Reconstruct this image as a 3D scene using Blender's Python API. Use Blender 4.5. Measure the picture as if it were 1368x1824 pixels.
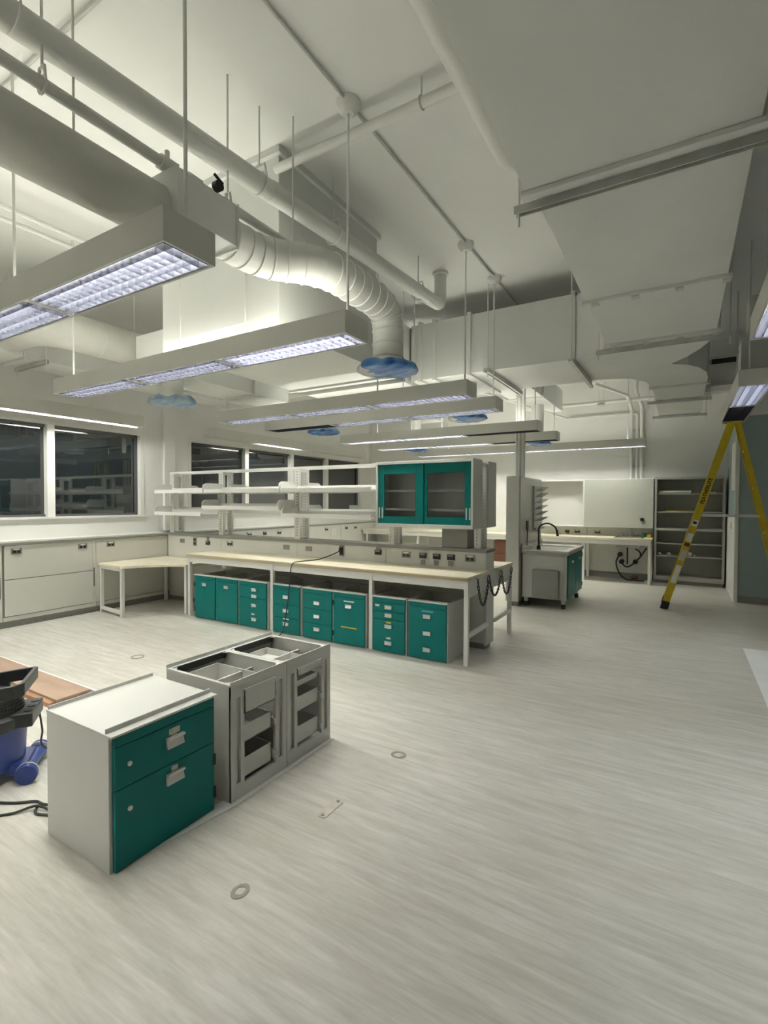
import bpy, math, random
from mathutils import Vector, Matrix, noise
random.seed(7)
PI = math.pi
scene = bpy.context.scene
C = scene.collection
for o in list(bpy.data.objects):
    bpy.data.objects.remove(o)

# ------------------------------------------------------------------ camera
cd = bpy.data.cameras.new('camera')
cam = bpy.data.objects.new('camera', cd)
C.objects.link(cam)
cd.sensor_fit = 'HORIZONTAL'
cd.sensor_width = 36.0
cd.lens = 883.2 / 1368 * 36.0
cd.clip_start = 0.05
cam.location = (0, 0, 1.5)
cam.rotation_euler = (math.radians(90 - 1.2), math.radians(-0.208), math.radians(31.0))
scene.camera = cam

# ------------------------------------------------------------------ world and exposure
w = bpy.data.worlds.new('night')
scene.world = w
w.use_nodes = True
w.node_tree.nodes['Background'].inputs[0].default_value = (0.10, 0.14, 0.20, 1)
w.node_tree.nodes['Background'].inputs[1].default_value = 0.05
scene.view_settings.view_transform = 'Standard'
scene.view_settings.look = 'None'
scene.view_settings.gamma = 1.0
scene.view_settings.use_curve_mapping = False
scene.view_settings.exposure = 1.05
LAMP = 56.0        # strength of the fluorescent tubes

# ------------------------------------------------------------------ materials
MATS = {}
def mat(name, col, rough=0.5, metal=0.0, var=0.0, scale=(6, 6, 6), col2=None, bump=0.0, spec=0.5, emit=None, strength=0, ior=None, alpha=None, trans=None, detail=4, contrast=(0.35, 0.65)):
    m = bpy.data.materials.new(name)
    m.use_nodes = True
    nt = m.node_tree
    b = nt.nodes['Principled BSDF']
    b.inputs['Base Color'].default_value = (*col, 1)
    b.inputs['Roughness'].default_value = rough
    b.inputs['Metallic'].default_value = metal
    b.inputs['Specular IOR Level'].default_value = spec
    if ior: b.inputs['IOR'].default_value = ior
    if trans is not None: b.inputs['Transmission Weight'].default_value = trans
    if alpha is not None: b.inputs['Alpha'].default_value = alpha
    if emit:
        b.inputs['Emission Color'].default_value = (*emit, 1)
        b.inputs['Emission Strength'].default_value = strength
    if var or col2 or bump:
        tc = nt.nodes.new('ShaderNodeTexCoord')
        mp = nt.nodes.new('ShaderNodeMapping')
        mp.inputs['Scale'].default_value = scale
        nz = nt.nodes.new('ShaderNodeTexNoise')
        nz.inputs['Scale'].default_value = 1.0
        nz.inputs['Detail'].default_value = detail
        nt.links.new(tc.outputs['Object'], mp.inputs['Vector'])
        nt.links.new(mp.outputs[0], nz.inputs['Vector'])
        if var or col2:
            rp = nt.nodes.new('ShaderNodeValToRGB')
            c2 = col2 or tuple(min(1, c * (1 + var)) for c in col)
            c1 = col if col2 else tuple(c * (1 - var) for c in col)
            rp.color_ramp.elements[0].position = contrast[0]
            rp.color_ramp.elements[1].position = contrast[1]
            rp.color_ramp.elements[0].color = (*c1, 1)
            rp.color_ramp.elements[1].color = (*c2, 1)
            nt.links.new(nz.outputs['Fac'], rp.inputs['Fac'])
            nt.links.new(rp.outputs['Color'], b.inputs['Base Color'])
        if bump:
            bp = nt.nodes.new('ShaderNodeBump')
            bp.inputs['Strength'].default_value = bump
            bp.inputs['Distance'].default_value = 0.01
            nt.links.new(nz.outputs['Fac'], bp.inputs['Height'])
            nt.links.new(bp.outputs['Normal'], b.inputs['Normal'])
    MATS[name] = m
    return m

mat('wall_paint', (0.80, 0.80, 0.765), 0.6, var=0.02, scale=(2, 2, 2))
mat('ceiling_paint', (0.83, 0.835, 0.80), 0.7, var=0.025, scale=(0.8, 0.8, 0.8), bump=0.05)
mat('enamel', (0.63, 0.63, 0.585), 0.35, var=0.015, scale=(3, 3, 3))
mat('frame_white', (0.78, 0.78, 0.735), 0.4)
mat('panel', (0.71, 0.71, 0.645), 0.35, var=0.015, scale=(3, 3, 3))
mat('cab_grey', (0.36, 0.36, 0.315), 0.45, var=0.02, scale=(3, 3, 3))
mat('duct_paint', (0.71, 0.72, 0.685), 0.6, var=0.03, scale=(1.5, 1.5, 1.5))
mat('pipe_paint', (0.74, 0.745, 0.70), 0.5, var=0.02, scale=(3, 3, 3))
mat('lagging', (0.63, 0.63, 0.575), 0.7, var=0.04, scale=(5, 5, 5), bump=0.25)
mat('galv', (0.56, 0.565, 0.53), 0.45, metal=0.15, var=0.08, scale=(8, 8, 8))
mat('rail_grey', (0.27, 0.275, 0.25), 0.45)
mat('teal', (0.003, 0.165, 0.152), 0.42, var=0.04, scale=(3, 3, 3), spec=0.2)
mat('teal_wall', (0.33, 0.42, 0.42), 0.45, var=0.04, scale=(1, 1, 1))
mat('laminate', (0.72, 0.66, 0.49), 0.4, col2=(0.82, 0.78, 0.63), scale=(1.2, 9, 9))
mat('laminate_edge', (0.52, 0.44, 0.28), 0.5, var=0.08, scale=(2, 30, 30))
mat('pull', (0.72, 0.71, 0.69), 0.28, metal=0.35)
mat('steel', (0.55, 0.55, 0.53), 0.25, metal=0.9, var=0.05, scale=(4, 4, 30))
mat('dull_steel', (0.42, 0.42, 0.40), 0.3, metal=0.6, var=0.1, scale=(5, 5, 5))
mat('chain_steel', (0.10, 0.10, 0.095), 0.35, metal=0.5)
mat('black', (0.015, 0.016, 0.015), 0.5)
mat('black_plastic', (0.022, 0.024, 0.024), 0.4, var=0.15, scale=(8, 8, 8))
mat('rubber', (0.03, 0.032, 0.03), 0.7)
mat('paper', (0.80, 0.79, 0.75), 0.8, var=0.04, scale=(20, 20, 20))
mat('card_label', (0.62, 0.60, 0.50), 0.8, col2=(0.25, 0.22, 0.16), scale=(60, 60, 60), contrast=(0.5, 0.75))
mat('label_yellow', (0.60, 0.46, 0.05), 0.6)
mat('label_blue', (0.10, 0.42, 0.55), 0.6)
mat('cardboard', (0.36, 0.19, 0.105), 0.75, var=0.12, scale=(4, 12, 4))
mat('board_face', (0.33, 0.215, 0.16), 0.6, col2=(0.40, 0.28, 0.20), scale=(2, 9, 2))
mat('brown_box', (0.16, 0.062, 0.032), 0.7, var=0.1, scale=(4, 4, 4))
mat('vac_blue', (0.022, 0.045, 0.21), 0.35, var=0.06, scale=(5, 5, 5))
mat('vac_wheel', (0.045, 0.085, 0.30), 0.4)
mat('lad_yellow', (0.55, 0.42, 0.012), 0.45, var=0.10, scale=(6, 6, 6))
mat('red_brown', (0.12, 0.045, 0.03), 0.6)
mat('green_plastic', (0.01, 0.15, 0.06), 0.4)
mat('yellow_plastic', (0.60, 0.42, 0.02), 0.4)
mat('glossy_panel', (0.48, 0.49, 0.44), 0.12, var=0.02, scale=(2, 2, 2))
mat('glossy_white', (0.60, 0.60, 0.55), 0.15, var=0.02, scale=(2, 2, 2))
mat('kick', (0.26, 0.26, 0.24), 0.55, var=0.10, scale=(1, 30, 8))
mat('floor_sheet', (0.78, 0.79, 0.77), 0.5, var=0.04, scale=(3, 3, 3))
mat('clean_vinyl', (0.68, 0.68, 0.65), 0.5, var=0.04, scale=(3, 3, 3))
mat('plate', (0.30, 0.29, 0.255), 0.35, metal=0.3)
mat('plate_light', (0.55, 0.52, 0.44), 0.5, var=0.08, scale=(20, 20, 20))
mat('window_glass', (0.016, 0.021, 0.023), 0.015, spec=0.5, ior=2.0)
mat('frame_dark', (0.10, 0.10, 0.11), 0.4)
mat('blade', (0.085, 0.088, 0.112), 0.3, metal=0.2)
mat('lamp_on', (1, 1, 1), 0.5, emit=(1.0, 0.99, 0.915), strength=LAMP * 0.62)
mat('lamp_bright', (1, 1, 1), 0.5, emit=(1.0, 0.98, 0.96), strength=LAMP * 1.8)
mat('lamp_cool', (1, 1, 1), 0.5, emit=(1.0, 0.99, 0.93), strength=LAMP * 0.95)
mat('lamp_up', (1, 1, 1), 0.5, emit=(1.0, 0.985, 0.90), strength=LAMP * 0.19)
mat('lamp_up_mid', (1, 1, 1), 0.5, emit=(1.0, 0.985, 0.90), strength=LAMP * 0.135)
mat('lamp_up_dim', (1, 1, 1), 0.5, emit=(1.0, 0.985, 0.90), strength=LAMP * 0.10)
mat('lamp_dim', (1, 1, 1), 0.5, emit=(0.95, 0.98, 1.0), strength=LAMP * 0.80)
mat('lamp_off', (0.5, 0.5, 0.5), 0.3)
mat('film', (0.010, 0.085, 0.36), 0.25, col2=(0.13, 0.34, 0.66), scale=(5, 16, 5), bump=0.8, contrast=(0.35, 0.7))
mat('film_pale', (0.14, 0.27, 0.45), 0.3, col2=(0.42, 0.52, 0.58), scale=(6, 14, 6), bump=0.8, contrast=(0.35, 0.7))
mat('film_clear', (0.55, 0.58, 0.56), 0.25, col2=(0.66, 0.68, 0.64), scale=(9, 9, 9), bump=0.8)

# clear glass for the cabinet doors
m = mat('door_glass', (0.8, 0.85, 0.83), 0.03)
nt = m.node_tree
out = nt.nodes['Material Output']
tr = nt.nodes.new('ShaderNodeBsdfTransparent'); tr.inputs[0].default_value = (0.95, 0.96, 0.95, 1)
gl = nt.nodes.new('ShaderNodeBsdfGlossy'); gl.inputs['Roughness'].default_value = 0.03
fr = nt.nodes.new('ShaderNodeFresnel'); fr.inputs[0].default_value = 1.45
mx = nt.nodes.new('ShaderNodeMixShader')
nt.links.new(fr.outputs[0], mx.inputs[0]); nt.links.new(tr.outputs[0], mx.inputs[1]); nt.links.new(gl.outputs[0], mx.inputs[2])
nt.links.new(mx.outputs[0], out.inputs['Surface'])

# sheet-vinyl floor with streaks that run along x
m = bpy.data.materials.new('vinyl'); m.use_nodes = True; MATS['vinyl'] = m
nt = m.node_tree; b = nt.nodes['Principled BSDF']
tc = nt.nodes.new('ShaderNodeTexCoord')
def fnoise(sx, sy, detail, rough=0.55, dist=0.0):
    mp = nt.nodes.new('ShaderNodeMapping'); mp.inputs['Scale'].default_value = (sx, sy, 1)
    n = nt.nodes.new('ShaderNodeTexNoise'); n.inputs['Scale'].default_value = 1; n.inputs['Detail'].default_value = detail
    n.inputs['Roughness'].default_value = rough; n.inputs['Distortion'].default_value = dist
    nt.links.new(tc.outputs['Object'], mp.inputs[0]); nt.links.new(mp.outputs[0], n.inputs['Vector'])
    return n
def ramp(n, p0, c0, p1, c1):
    r = nt.nodes.new('ShaderNodeValToRGB')
    r.color_ramp.elements[0].position = p0; r.color_ramp.elements[1].position = p1
    r.color_ramp.elements[0].color = (*c0, 1); r.color_ramp.elements[1].color = (*c1, 1)
    nt.links.new(n.outputs['Fac'], r.inputs['Fac']); return r
def mixc(kind, f, a, bb):
    x = nt.nodes.new('ShaderNodeMix'); x.data_type = 'RGBA'; x.blend_type = kind
    x.inputs[0].default_value = f
    nt.links.new(a.outputs[0] if a.type != 'MIX' else a.outputs[2], x.inputs[6])
    nt.links.new(bb.outputs[0] if bb.type != 'MIX' else bb.outputs[2], x.inputs[7]); return x
r1 = ramp(fnoise(2.2, 24, 6, 0.65, 0.5), 0.34, (0.54, 0.53, 0.48), 0.66, (0.70, 0.69, 0.64))
r2 = ramp(fnoise(7, 60, 4, 0.6, 0.4), 0.35, (0.88, 0.87, 0.85), 0.70, (1.0, 1.0, 0.99))
r3 = ramp(fnoise(0.45, 0.6, 5, 0.6), 0.35, (0.88, 0.87, 0.84), 0.62, (1.0, 1.0, 1.0))
r4 = ramp(fnoise(3, 4, 5, 0.7), 0.55, (1, 1, 1), 0.80, (0.90, 0.88, 0.84))
x1 = mixc('MULTIPLY', 0.85, r1, r2); x2 = mixc('MULTIPLY', 1.0, x1, r3); x3 = mixc('MULTIPLY', 0.8, x2, r4)
nt.links.new(x3.outputs[2], b.inputs['Base Color'])
b.inputs['Roughness'].default_value = 0.42
b.inputs['Specular IOR Level'].default_value = 0.4

# ------------------------------------------------------------------ mesh builder
class MB:
    def __init__(s):
        s.v = []; s.f = []; s.M = None
    def _add(s, vs, fs):
        k = len(s.v)
        for p in vs:
            p = Vector(p)
            s.v.append(s.M @ p if s.M else p)
        for f in fs: s.f.append([k + i for i in f])
        return s
    def box(s, x0, x1, y0, y1, z0, z1):
        x0, x1 = min(x0, x1), max(x0, x1); y0, y1 = min(y0, y1), max(y0, y1); z0, z1 = min(z0, z1), max(z0, z1)
        return s._add([(x0, y0, z0), (x1, y0, z0), (x1, y1, z0), (x0, y1, z0), (x0, y0, z1), (x1, y0, z1), (x1, y1, z1), (x0, y1, z1)],
                      [(0, 3, 2, 1), (4, 5, 6, 7), (0, 1, 5, 4), (1, 2, 6, 5), (2, 3, 7, 6), (3, 0, 4, 7)])
    def cyl(s, p0, p1, r, n=12, r1=None):
        return s.tube([p0, p1], r, n, r_end=r1)
    def tube(s, pts, r, n=10, r_end=None, cap=True, closed=False):
        pts = [Vector(p) for p in pts]; N = len(pts); vs = []; fs = []
        t = (pts[1] - pts[0]).normalized()
        up = Vector((0, 0, 1)) if abs(t.z) < 0.9 else Vector((1, 0, 0))
        u = t.cross(up).normalized()
        for i, p in enumerate(pts):
            if closed: tt = pts[(i + 1) % N] - pts[i - 1]
            elif i == 0: tt = pts[1] - p
            elif i == N - 1: tt = p - pts[i - 1]
            else: tt = (pts[i + 1] - p).normalized() + (p - pts[i - 1]).normalized()
            tt.normalize()
            u = (u - tt * u.dot(tt)).normalized(); vv = tt.cross(u)
            rr = r if r_end is None else r + (r_end - r) * i / (N - 1)
            if isinstance(r, (list, tuple)): rr = r[i]
            for k in range(n):
                a = 2 * PI * k / n
                vs.append(p + (u * math.cos(a) + vv * math.sin(a)) * rr)
        L = N if closed else N - 1
        for i in range(L):
            for k in range(n):
                a = i * n + k; b2 = i * n + (k + 1) % n
                c = ((i + 1) % N) * n + (k + 1) % n; d = ((i + 1) % N) * n + k
                fs.append((a, b2, c, d))
        if cap and not closed:
            fs.append(tuple(range(n - 1, -1, -1))); fs.append(tuple((N - 1) * n + k for k in range(n)))
        return s._add(vs, fs)
    def prism(s, poly, z0, z1):                    # polygon in xy, swept along z
        n = len(poly)
        vs = [(p[0], p[1], z0) for p in poly] + [(p[0], p[1], z1) for p in poly]
        fs = [tuple(range(n - 1, -1, -1)), tuple(range(n, 2 * n))]
        for i in range(n): fs.append((i, (i + 1) % n, n + (i + 1) % n, n + i))
        return s._add(vs, fs)
    def prism_x(s, poly, x0, x1):                  # polygon in yz, swept along x
        n = len(poly)
        vs = [(x0, p[0], p[1]) for p in poly] + [(x1, p[0], p[1]) for p in poly]
        fs = [tuple(range(n - 1, -1, -1)), tuple(range(n, 2 * n))]
        for i in range(n): fs.append((i, (i + 1) % n, n + (i + 1) % n, n + i))
        return s._add(vs, fs)
    def prism_y(s, poly, y0, y1):                  # polygon in xz, swept along y
        n = len(poly)
        vs = [(p[0], y0, p[1]) for p in poly] + [(p[0], y1, p[1]) for p in poly]
        fs = [tuple(range(n)), tuple(range(2 * n - 1, n - 1, -1))]
        for i in range(n): fs.append((i, n + i, n + (i + 1) % n, (i + 1) % n))
        return s._add(vs, fs)
    def lathe(s, prof, c, n=24):                   # profile of (r, z) about a vertical axis at c
        vs = []; fs = []
        for (r, z) in prof:
            for k in range(n):
                a = 2 * PI * k / n
                vs.append((c[0] + r * math.cos(a), c[1] + r * math.sin(a), c[2] + z))
        for i in range(len(prof) - 1):
            for k in range(n):
                fs.append((i * n + k, i * n + (k + 1) % n, (i + 1) * n + (k + 1) % n, (i + 1) * n + k))
        fs.append(tuple(range(n - 1, -1, -1))); fs.append(tuple((len(prof) - 1) * n + k for k in range(n)))
        return s._add(vs, fs)
    def quad(s, a, b2, c, d): return s._add([a, b2, c, d], [(0, 1, 2, 3)])
    def beam(s, p0, p1, w, d, side=(0, 1, 0)):     # rectangular bar from p0 to p1; d along side, w across
        p0 = Vector(p0); p1 = Vector(p1); t = (p1 - p0).normalized(); sd = Vector(side)
        sd = (sd - t * sd.dot(t)).normalized(); q = t.cross(sd)
        vs = []
        for p in (p0, p1):
            for a, b2 in ((-1, -1), (1, -1), (1, 1), (-1, 1)):
                vs.append(p + q * (a * w / 2) + sd * (b2 * d / 2))
        return s._add(vs, [(0, 3, 2, 1), (4, 5, 6, 7), (0, 1, 5, 4), (1, 2, 6, 5), (2, 3, 7, 6), (3, 0, 4, 7)])
    def mesh(s, name, off=(0, 0, 0)):
        me = bpy.data.meshes.new(name); o = Vector(off)
        me.from_pydata([tuple(p - o) for p in s.v], [], s.f)
        me.update()
        return me

def smooth_by_angle(me, ang=0.6):
    me.polygons.foreach_set('use_smooth', [True] * len(me.polygons))
    import bmesh
    bm = bmesh.new(); bm.from_mesh(me)
    bmesh.ops.recalc_face_normals(bm, faces=bm.faces)
    for e in bm.edges:
        if len(e.link_faces) == 2:
            e.smooth = e.calc_face_angle(0) < ang
        else: e.smooth = False
    bm.to_mesh(me); bm.free()

def link(name, me, m, parent=None, loc=(0, 0, 0)):
    o = bpy.data.objects.new(name, me); C.objects.link(o)
    o.location = loc
    if m: me.materials.append(MATS[m])
    if parent: o.parent = parent
    return o

class Thing:
    """An Empty at the thing's base; parts are authored in world coordinates unless local."""
    def __init__(s, name, label, cat, base=(0, 0, 0), group=None, local=False, rotz=0, kind=None):
        s.o = bpy.data.objects.new(name, None); C.objects.link(s.o)
        s.o.empty_display_size = 0.1
        s.o.location = base; s.o.rotation_euler = (0, 0, rotz)
        if kind: s.o['kind'] = kind
        s.o['label'] = label; s.o['category'] = cat
        if group: s.o['group'] = group
        s.off = (0, 0, 0) if local else base
    def part(s, name, mb, m, parent=None, smooth=False, bevel=0, label=None, kind=None):
        me = mb.mesh(name, s.off)
        if smooth: smooth_by_angle(me)
        o = link(name, me, m, parent or s.o)
        if bevel: add_bevel(o, bevel)
        if label: o['label'] = label
        if kind: o['kind'] = kind
        return o

def add_bevel(o, wdt, seg=2):
    b = o.modifiers.new('bevel', 'BEVEL'); b.width = wdt; b.segments = seg; b.limit_method = 'ANGLE'

def single(name, mb, m, label, cat, group=None, smooth=False, bevel=0, kind=None):
    """A thing that is one mesh: origin at its base centre."""
    xs = [p.x for p in mb.v]; ys = [p.y for p in mb.v]; zs = [p.z for p in mb.v]
    base = ((min(xs) + max(xs)) / 2, (min(ys) + max(ys)) / 2, min(zs))
    me = mb.mesh(name, base)
    if smooth: smooth_by_angle(me)
    o = link(name, me, m, None, base)
    if label: o['label'] = label
    if cat: o['category'] = cat
    if group: o['group'] = group
    if kind: o['kind'] = kind
    if bevel: add_bevel(o, bevel)
    return o

def struct(name, mb, m, parent=None, bevel=0):
    o = single(name, mb, m, None, None) if not parent else None
    if parent:
        me = mb.mesh(name, parent.location); o = link(name, me, m, parent)
    else: o['kind'] = 'structure'
    if bevel: add_bevel(o, bevel)
    return o

def copy_tree(o, parent=None):
    c = o.copy(); C.objects.link(c); c.parent = parent
    for ch in list(o.children): copy_tree(ch, c)
    return c

def smooth_path(pts, k=6):
    pts = [Vector(p) for p in pts]; out = []
    P = [pts[0]] + pts + [pts[-1]]
    for i in range(1, len(P) - 2):
        for j in range(k):
            t = j / k; a, b2, c, d = P[i - 1], P[i], P[i + 1], P[i + 2]
            out.append(0.5 * ((2 * b2) + (c - a) * t + (2 * a - 5 * b2 + 4 * c - d) * t * t + (3 * b2 - a - 3 * c + d) * t ** 3))
    out.append(pts[-1]); return out

def fillet(pts, r, k=6):
    """polyline with rounded corners of radius r"""
    pts = [Vector(p) for p in pts]; out = [pts[0]]
    for i in range(1, len(pts) - 1):
        a = (pts[i - 1] - pts[i]); b2 = (pts[i + 1] - pts[i])
        rr = min(r, a.length * 0.49, b2.length * 0.49)
        p0 = pts[i] + a.normalized() * rr; p1 = pts[i] + b2.normalized() * rr
        for j in range(k + 1):
            t = j / k
            out.append(p0 * (1 - t) ** 2 + pts[i] * 2 * t * (1 - t) + p1 * t * t)
    out.append(pts[-1]); return out

ZC = 3.95          # ceiling height
XL = -6.95         # face of the window wall
YF = 10.9          # face of the far wall

# =================================================================== the room
struct('floor', MB().box(-7.3, 5.0, -3.5, 11.1, -0.12, 0), 'vinyl')
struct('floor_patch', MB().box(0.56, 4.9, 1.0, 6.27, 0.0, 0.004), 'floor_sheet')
struct('ceiling', MB().box(-7.3, 5.0, -3.5, 11.1, ZC, ZC + 0.12), 'ceiling_paint')
struct('wall_far', MB().box(-7.3, 5.0, YF, YF + 0.15, 0, ZC), 'wall_paint')
struct('wall_back', MB().box(-7.3, 5.0, -3.65, -3.5, 0, ZC), 'wall_paint')
struct('wall_right', MB().box(5.0, 5.15, -3.65, 11.05, 0, ZC), 'wall_paint')

# window wall with two bands of windows
W1 = (0.85, 4.50); W2 = (5.36, 10.40); WZ0, WZ1 = 1.285, 2.49
m = MB()
m.box(XL - 0.3, XL, -3.65, YF + 0.1, 0, WZ0)
m.box(XL - 0.3, XL, -3.65, YF + 0.1, WZ1, ZC)
m.box(XL - 0.3, XL, -3.65, W1[0], WZ0, WZ1)
m.box(XL - 0.3, XL, W1[1], W2[0], WZ0, WZ1)
m.box(XL - 0.3, XL, W2[1], YF + 0.1, WZ0, WZ1)
struct('wall_left', m, 'wall_paint')
struct('column_left', MB().box(XL, XL + 0.05, 4.86, 5.06, 1.03, ZC), 'wall_paint', bevel=0.008)
def window(n, y0, y1, mull):
    fx0, fx1 = XL - 0.13, XL - 0.07
    base = (XL - 0.1, (y0 + y1) / 2, WZ0)
    o = bpy.data.objects.new('window_%d' % n, None); C.objects.link(o); o.location = base
    o['kind'] = 'structure'
    edges = [y0] + mull + [y1]
    fr = MB()
    fr.box(fx0, fx1, y0, y1, WZ0, WZ0 + 0.035).box(fx0, fx1, y0, y1, WZ1 - 0.05, WZ1)
    fr.box(fx0, fx1, y0, y0 + 0.05, WZ0, WZ1).box(fx0, fx1, y1 - 0.05, y1, WZ0, WZ1)
    link('window_frame', fr.mesh('window_frame', base), 'frame_dark', o)
    for yy in mull:
        link('mullion', MB().box(fx0 - 0.01, XL - 0.01, yy - 0.045, yy + 0.045, WZ0, WZ1).mesh('mullion', base), 'frame_white', o)
    for a, b2 in zip(edges[:-1], edges[1:]):
        link('pane', MB().box(fx0 + 0.02, fx0 + 0.03, a + 0.03, b2 - 0.03, WZ0 + 0.02, WZ1 - 0.03).mesh('pane', base), 'window_glass', o)
    sl = MB().box(XL - 0.12, XL + 0.03, y0 - 0.04, y1 + 0.04, WZ0 - 0.02, WZ0 + 0.006)
    link('window_sill', sl.mesh('window_sill', base), 'frame_white', o)
    tr = MB()
    tr.box(XL - 0.06, XL + 0.012, y0 - 0.04, y0 + 0.02, WZ0, WZ1 + 0.04).box(XL - 0.06, XL + 0.012, y1 - 0.02, y1 + 0.04, WZ0, WZ1 + 0.04)
    tr.box(XL - 0.06, XL + 0.012, y0 + 0.02, y1 - 0.02, WZ1 - 0.015, WZ1 + 0.04)
    link('window_trim', tr.mesh('window_trim', base), 'frame_white', o)
window(1, *W1, [2.06, 3.27])
window(2, *W2, [6.62, 7.88, 9.06])

# teal wall block at the right with the white bulkhead above it
m = MB().box(0.70, 5.0, 9.15, YF, 0.10, 2.80)
tw = struct('wall_teal', m, 'teal_wall')
struct('baseboard_teal', MB().box(0.715, 5.0, 9.135, 9.16, 0, 0.10), 'kick')
struct('trim_1', MB().box(0.685, 0.735, 9.13, 9.18, 0, 2.80), 'frame_white', bevel=0.004)
struct('wall_bulkhead', MB().box(0.66, 5.0, 9.02, YF, 2.80, 3.26), 'wall_paint')
struct('wall_upper', MB().box(0.74, 5.0, 9.30, YF, 3.26, ZC), 'wall_paint')
struct('wall_side_lining', MB().box(0.684, 0.70, 9.18, YF, 0.0, 1.30), 'wall_paint')
struct('beam_right', MB().box(0.66, 5.0, 7.3, 7.7, 3.62, ZC), 'ceiling_paint')

# ------------------------------------------------------------------ outlets
def outlet(T, p, axis, kind='twin', parent=None):
    """axis '-y' faces the camera side, '+x' faces the room from the window wall"""
    def bx(a0, a1, d0, d1, z0, z1, mb=None):
        mb = mb or MB()
        if axis == '-y': return mb.box(p[0] + a0, p[0] + a1, p[1] - d1, p[1] - d0, p[2] + z0, p[2] + z1)
        return mb.box(p[0] + d0, p[0] + d1, p[1] + a0, p[1] + a1, p[2] + z0, p[2] + z1)
    if kind == 'twin':
        o = T.part('outlet', bx(-0.056, 0.056, -0.002, 0.008, -0.034, 0.034), 'plate', parent, bevel=0.002)
        s = MB()
        for d in (-0.024, 0.024): bx(d - 0.016, d + 0.016, 0.004, 0.011, -0.022, 0.008, s)
        T.part('socket', s, 'black', o)
        T.part('socket_cover', bx(-0.03, 0.03, 0.006, 0.013, 0.012, 0.03), 'frame_white', o)
    elif kind == 'tall':
        o = T.part('outlet', bx(-0.036, 0.036, -0.002, 0.009, -0.065, 0.06), 'plate', parent, bevel=0.002)
        s = bx(-0.022, 0.022, 0.004, 0.013, 0.008, 0.042); bx(-0.022, 0.022, 0.004, 0.013, -0.048, -0.012, s)
        T.part('socket', s, 'black', o)
    elif kind == 'blank':
        o = T.part('blank_plate', bx(-0.05, 0.05, -0.002, 0.006, -0.03, 0.03), 'plate', parent, bevel=0.002)
    elif kind == 'black':
        o = T.part('outlet', bx(-0.042, 0.042, -0.002, 0.014, -0.03, 0.028), 'black', parent, bevel=0.003)
        T.part('socket_cover', bx(-0.03, 0.028, 0.010, 0.019, 0.004, 0.024), 'rail_grey', o)
    elif kind == 'small':
        o = T.part('blank_plate', bx(-0.026, 0.026, -0.002, 0.006, -0.026, 0.026), 'plate', parent, bevel=0.002)
    return o

# ------------------------------------------------------------------ service panel along the window wall
XP = -6.75
def wall_panel(name, label, y0, y1, seams, outs, split=None):
    T = Thing(name, label, 'wall panel', (XP - 0.1, (y0 + y1) / 2, 0))
    ed = [y0] + seams + [y1]
    for a, b2 in zip(ed[:-1], ed[1:]):
        if split and a < split < b2 or (split and a <= 2.66 and b2 <= 3.72 and a > 1):
            T.part('panel', MB().box(XP - 0.19, XP, a + 0.022, b2 - 0.045, 0.568, 0.968), 'panel', bevel=0.003)
            T.part('panel', MB().box(XP - 0.19, XP, a + 0.022, b2 - 0.045, 0.135, 0.560), 'panel', bevel=0.003)
            T.part('panel', MB().box(XP - 0.19, XP - 0.006, a + 0.005, b2 - 0.003, 0.078, 0.128), 'panel', bevel=0.002)
            T.part('post', MB().box(XP - 0.19, XP - 0.004, b2 - 0.042, b2 - 0.003, 0.13, 0.968), 'panel', bevel=0.002)
            T.part('slot', MB().box(XP - 0.02, XP - 0.001, b2 - 0.032, b2 - 0.022, 0.35, 0.60), 'black')
        else:
            T.part('panel', MB().box(XP - 0.19, XP, a + 0.002, b2 - 0.002, 0.135, 0.968), 'panel', bevel=0.003)
            T.part('panel', MB().box(XP - 0.19, XP - 0.006, a + 0.005, b2 - 0.003, 0.078, 0.128), 'panel', bevel=0.002)
    T.part('backing', MB().box(XL - 0.0, XP - 0.02, y0, y1, 0.05, 0.97), 'rail_grey')
    T.part('top_rail', MB().box(XL - 0.0, XP + 0.012, y0, y1, 0.970, 1.0), 'rail_grey', bevel=0.003)
    T.part('ledge', MB().box(XL - 0.0, XP - 0.02, y0, y1, 1.0, 1.018), 'frame_white')
    for yy, zz, k in outs: outlet(T, (XP, yy, zz), '+x', k)
    return T
wall_panel('service_panel', 'long pale grey wall panel with grey rail under the paired window beside the corner desk', 0.6, 4.80, [1.62, 2.64, 3.715],
           [(2.782, 0.90, 'twin'), (3.539, 0.90, 'twin'), (3.913, 0.90, 'twin'), (1.9, 0.90, 'twin')], split=3.0)
wall_panel('service_panel', 'pale grey wall panel with many outlets under the long four-pane window behind the bench', 5.04, YF, [6.4, 7.8, 9.3],
           [(6.473, 0.90, 'twin'), (6.861, 0.895, 'black'), (7.254, 0.89, 'twin'), (8.003, 0.89, 'twin'), (8.758, 0.885, 'twin'), (9.522, 0.885, 'twin'), (9.902, 0.88, 'twin')])
struct('baseboard_left', MB().box(XL, XP - 0.03, 0.6, YF, 0, 0.078), 'kick')
single('paper_notice', MB().box(XP + 0.001, XP + 0.004, 8.94, 9.12, 0.74, 0.89), 'paper', 'white sheet of paper taped to the service panel behind the bench', 'paper')

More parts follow.
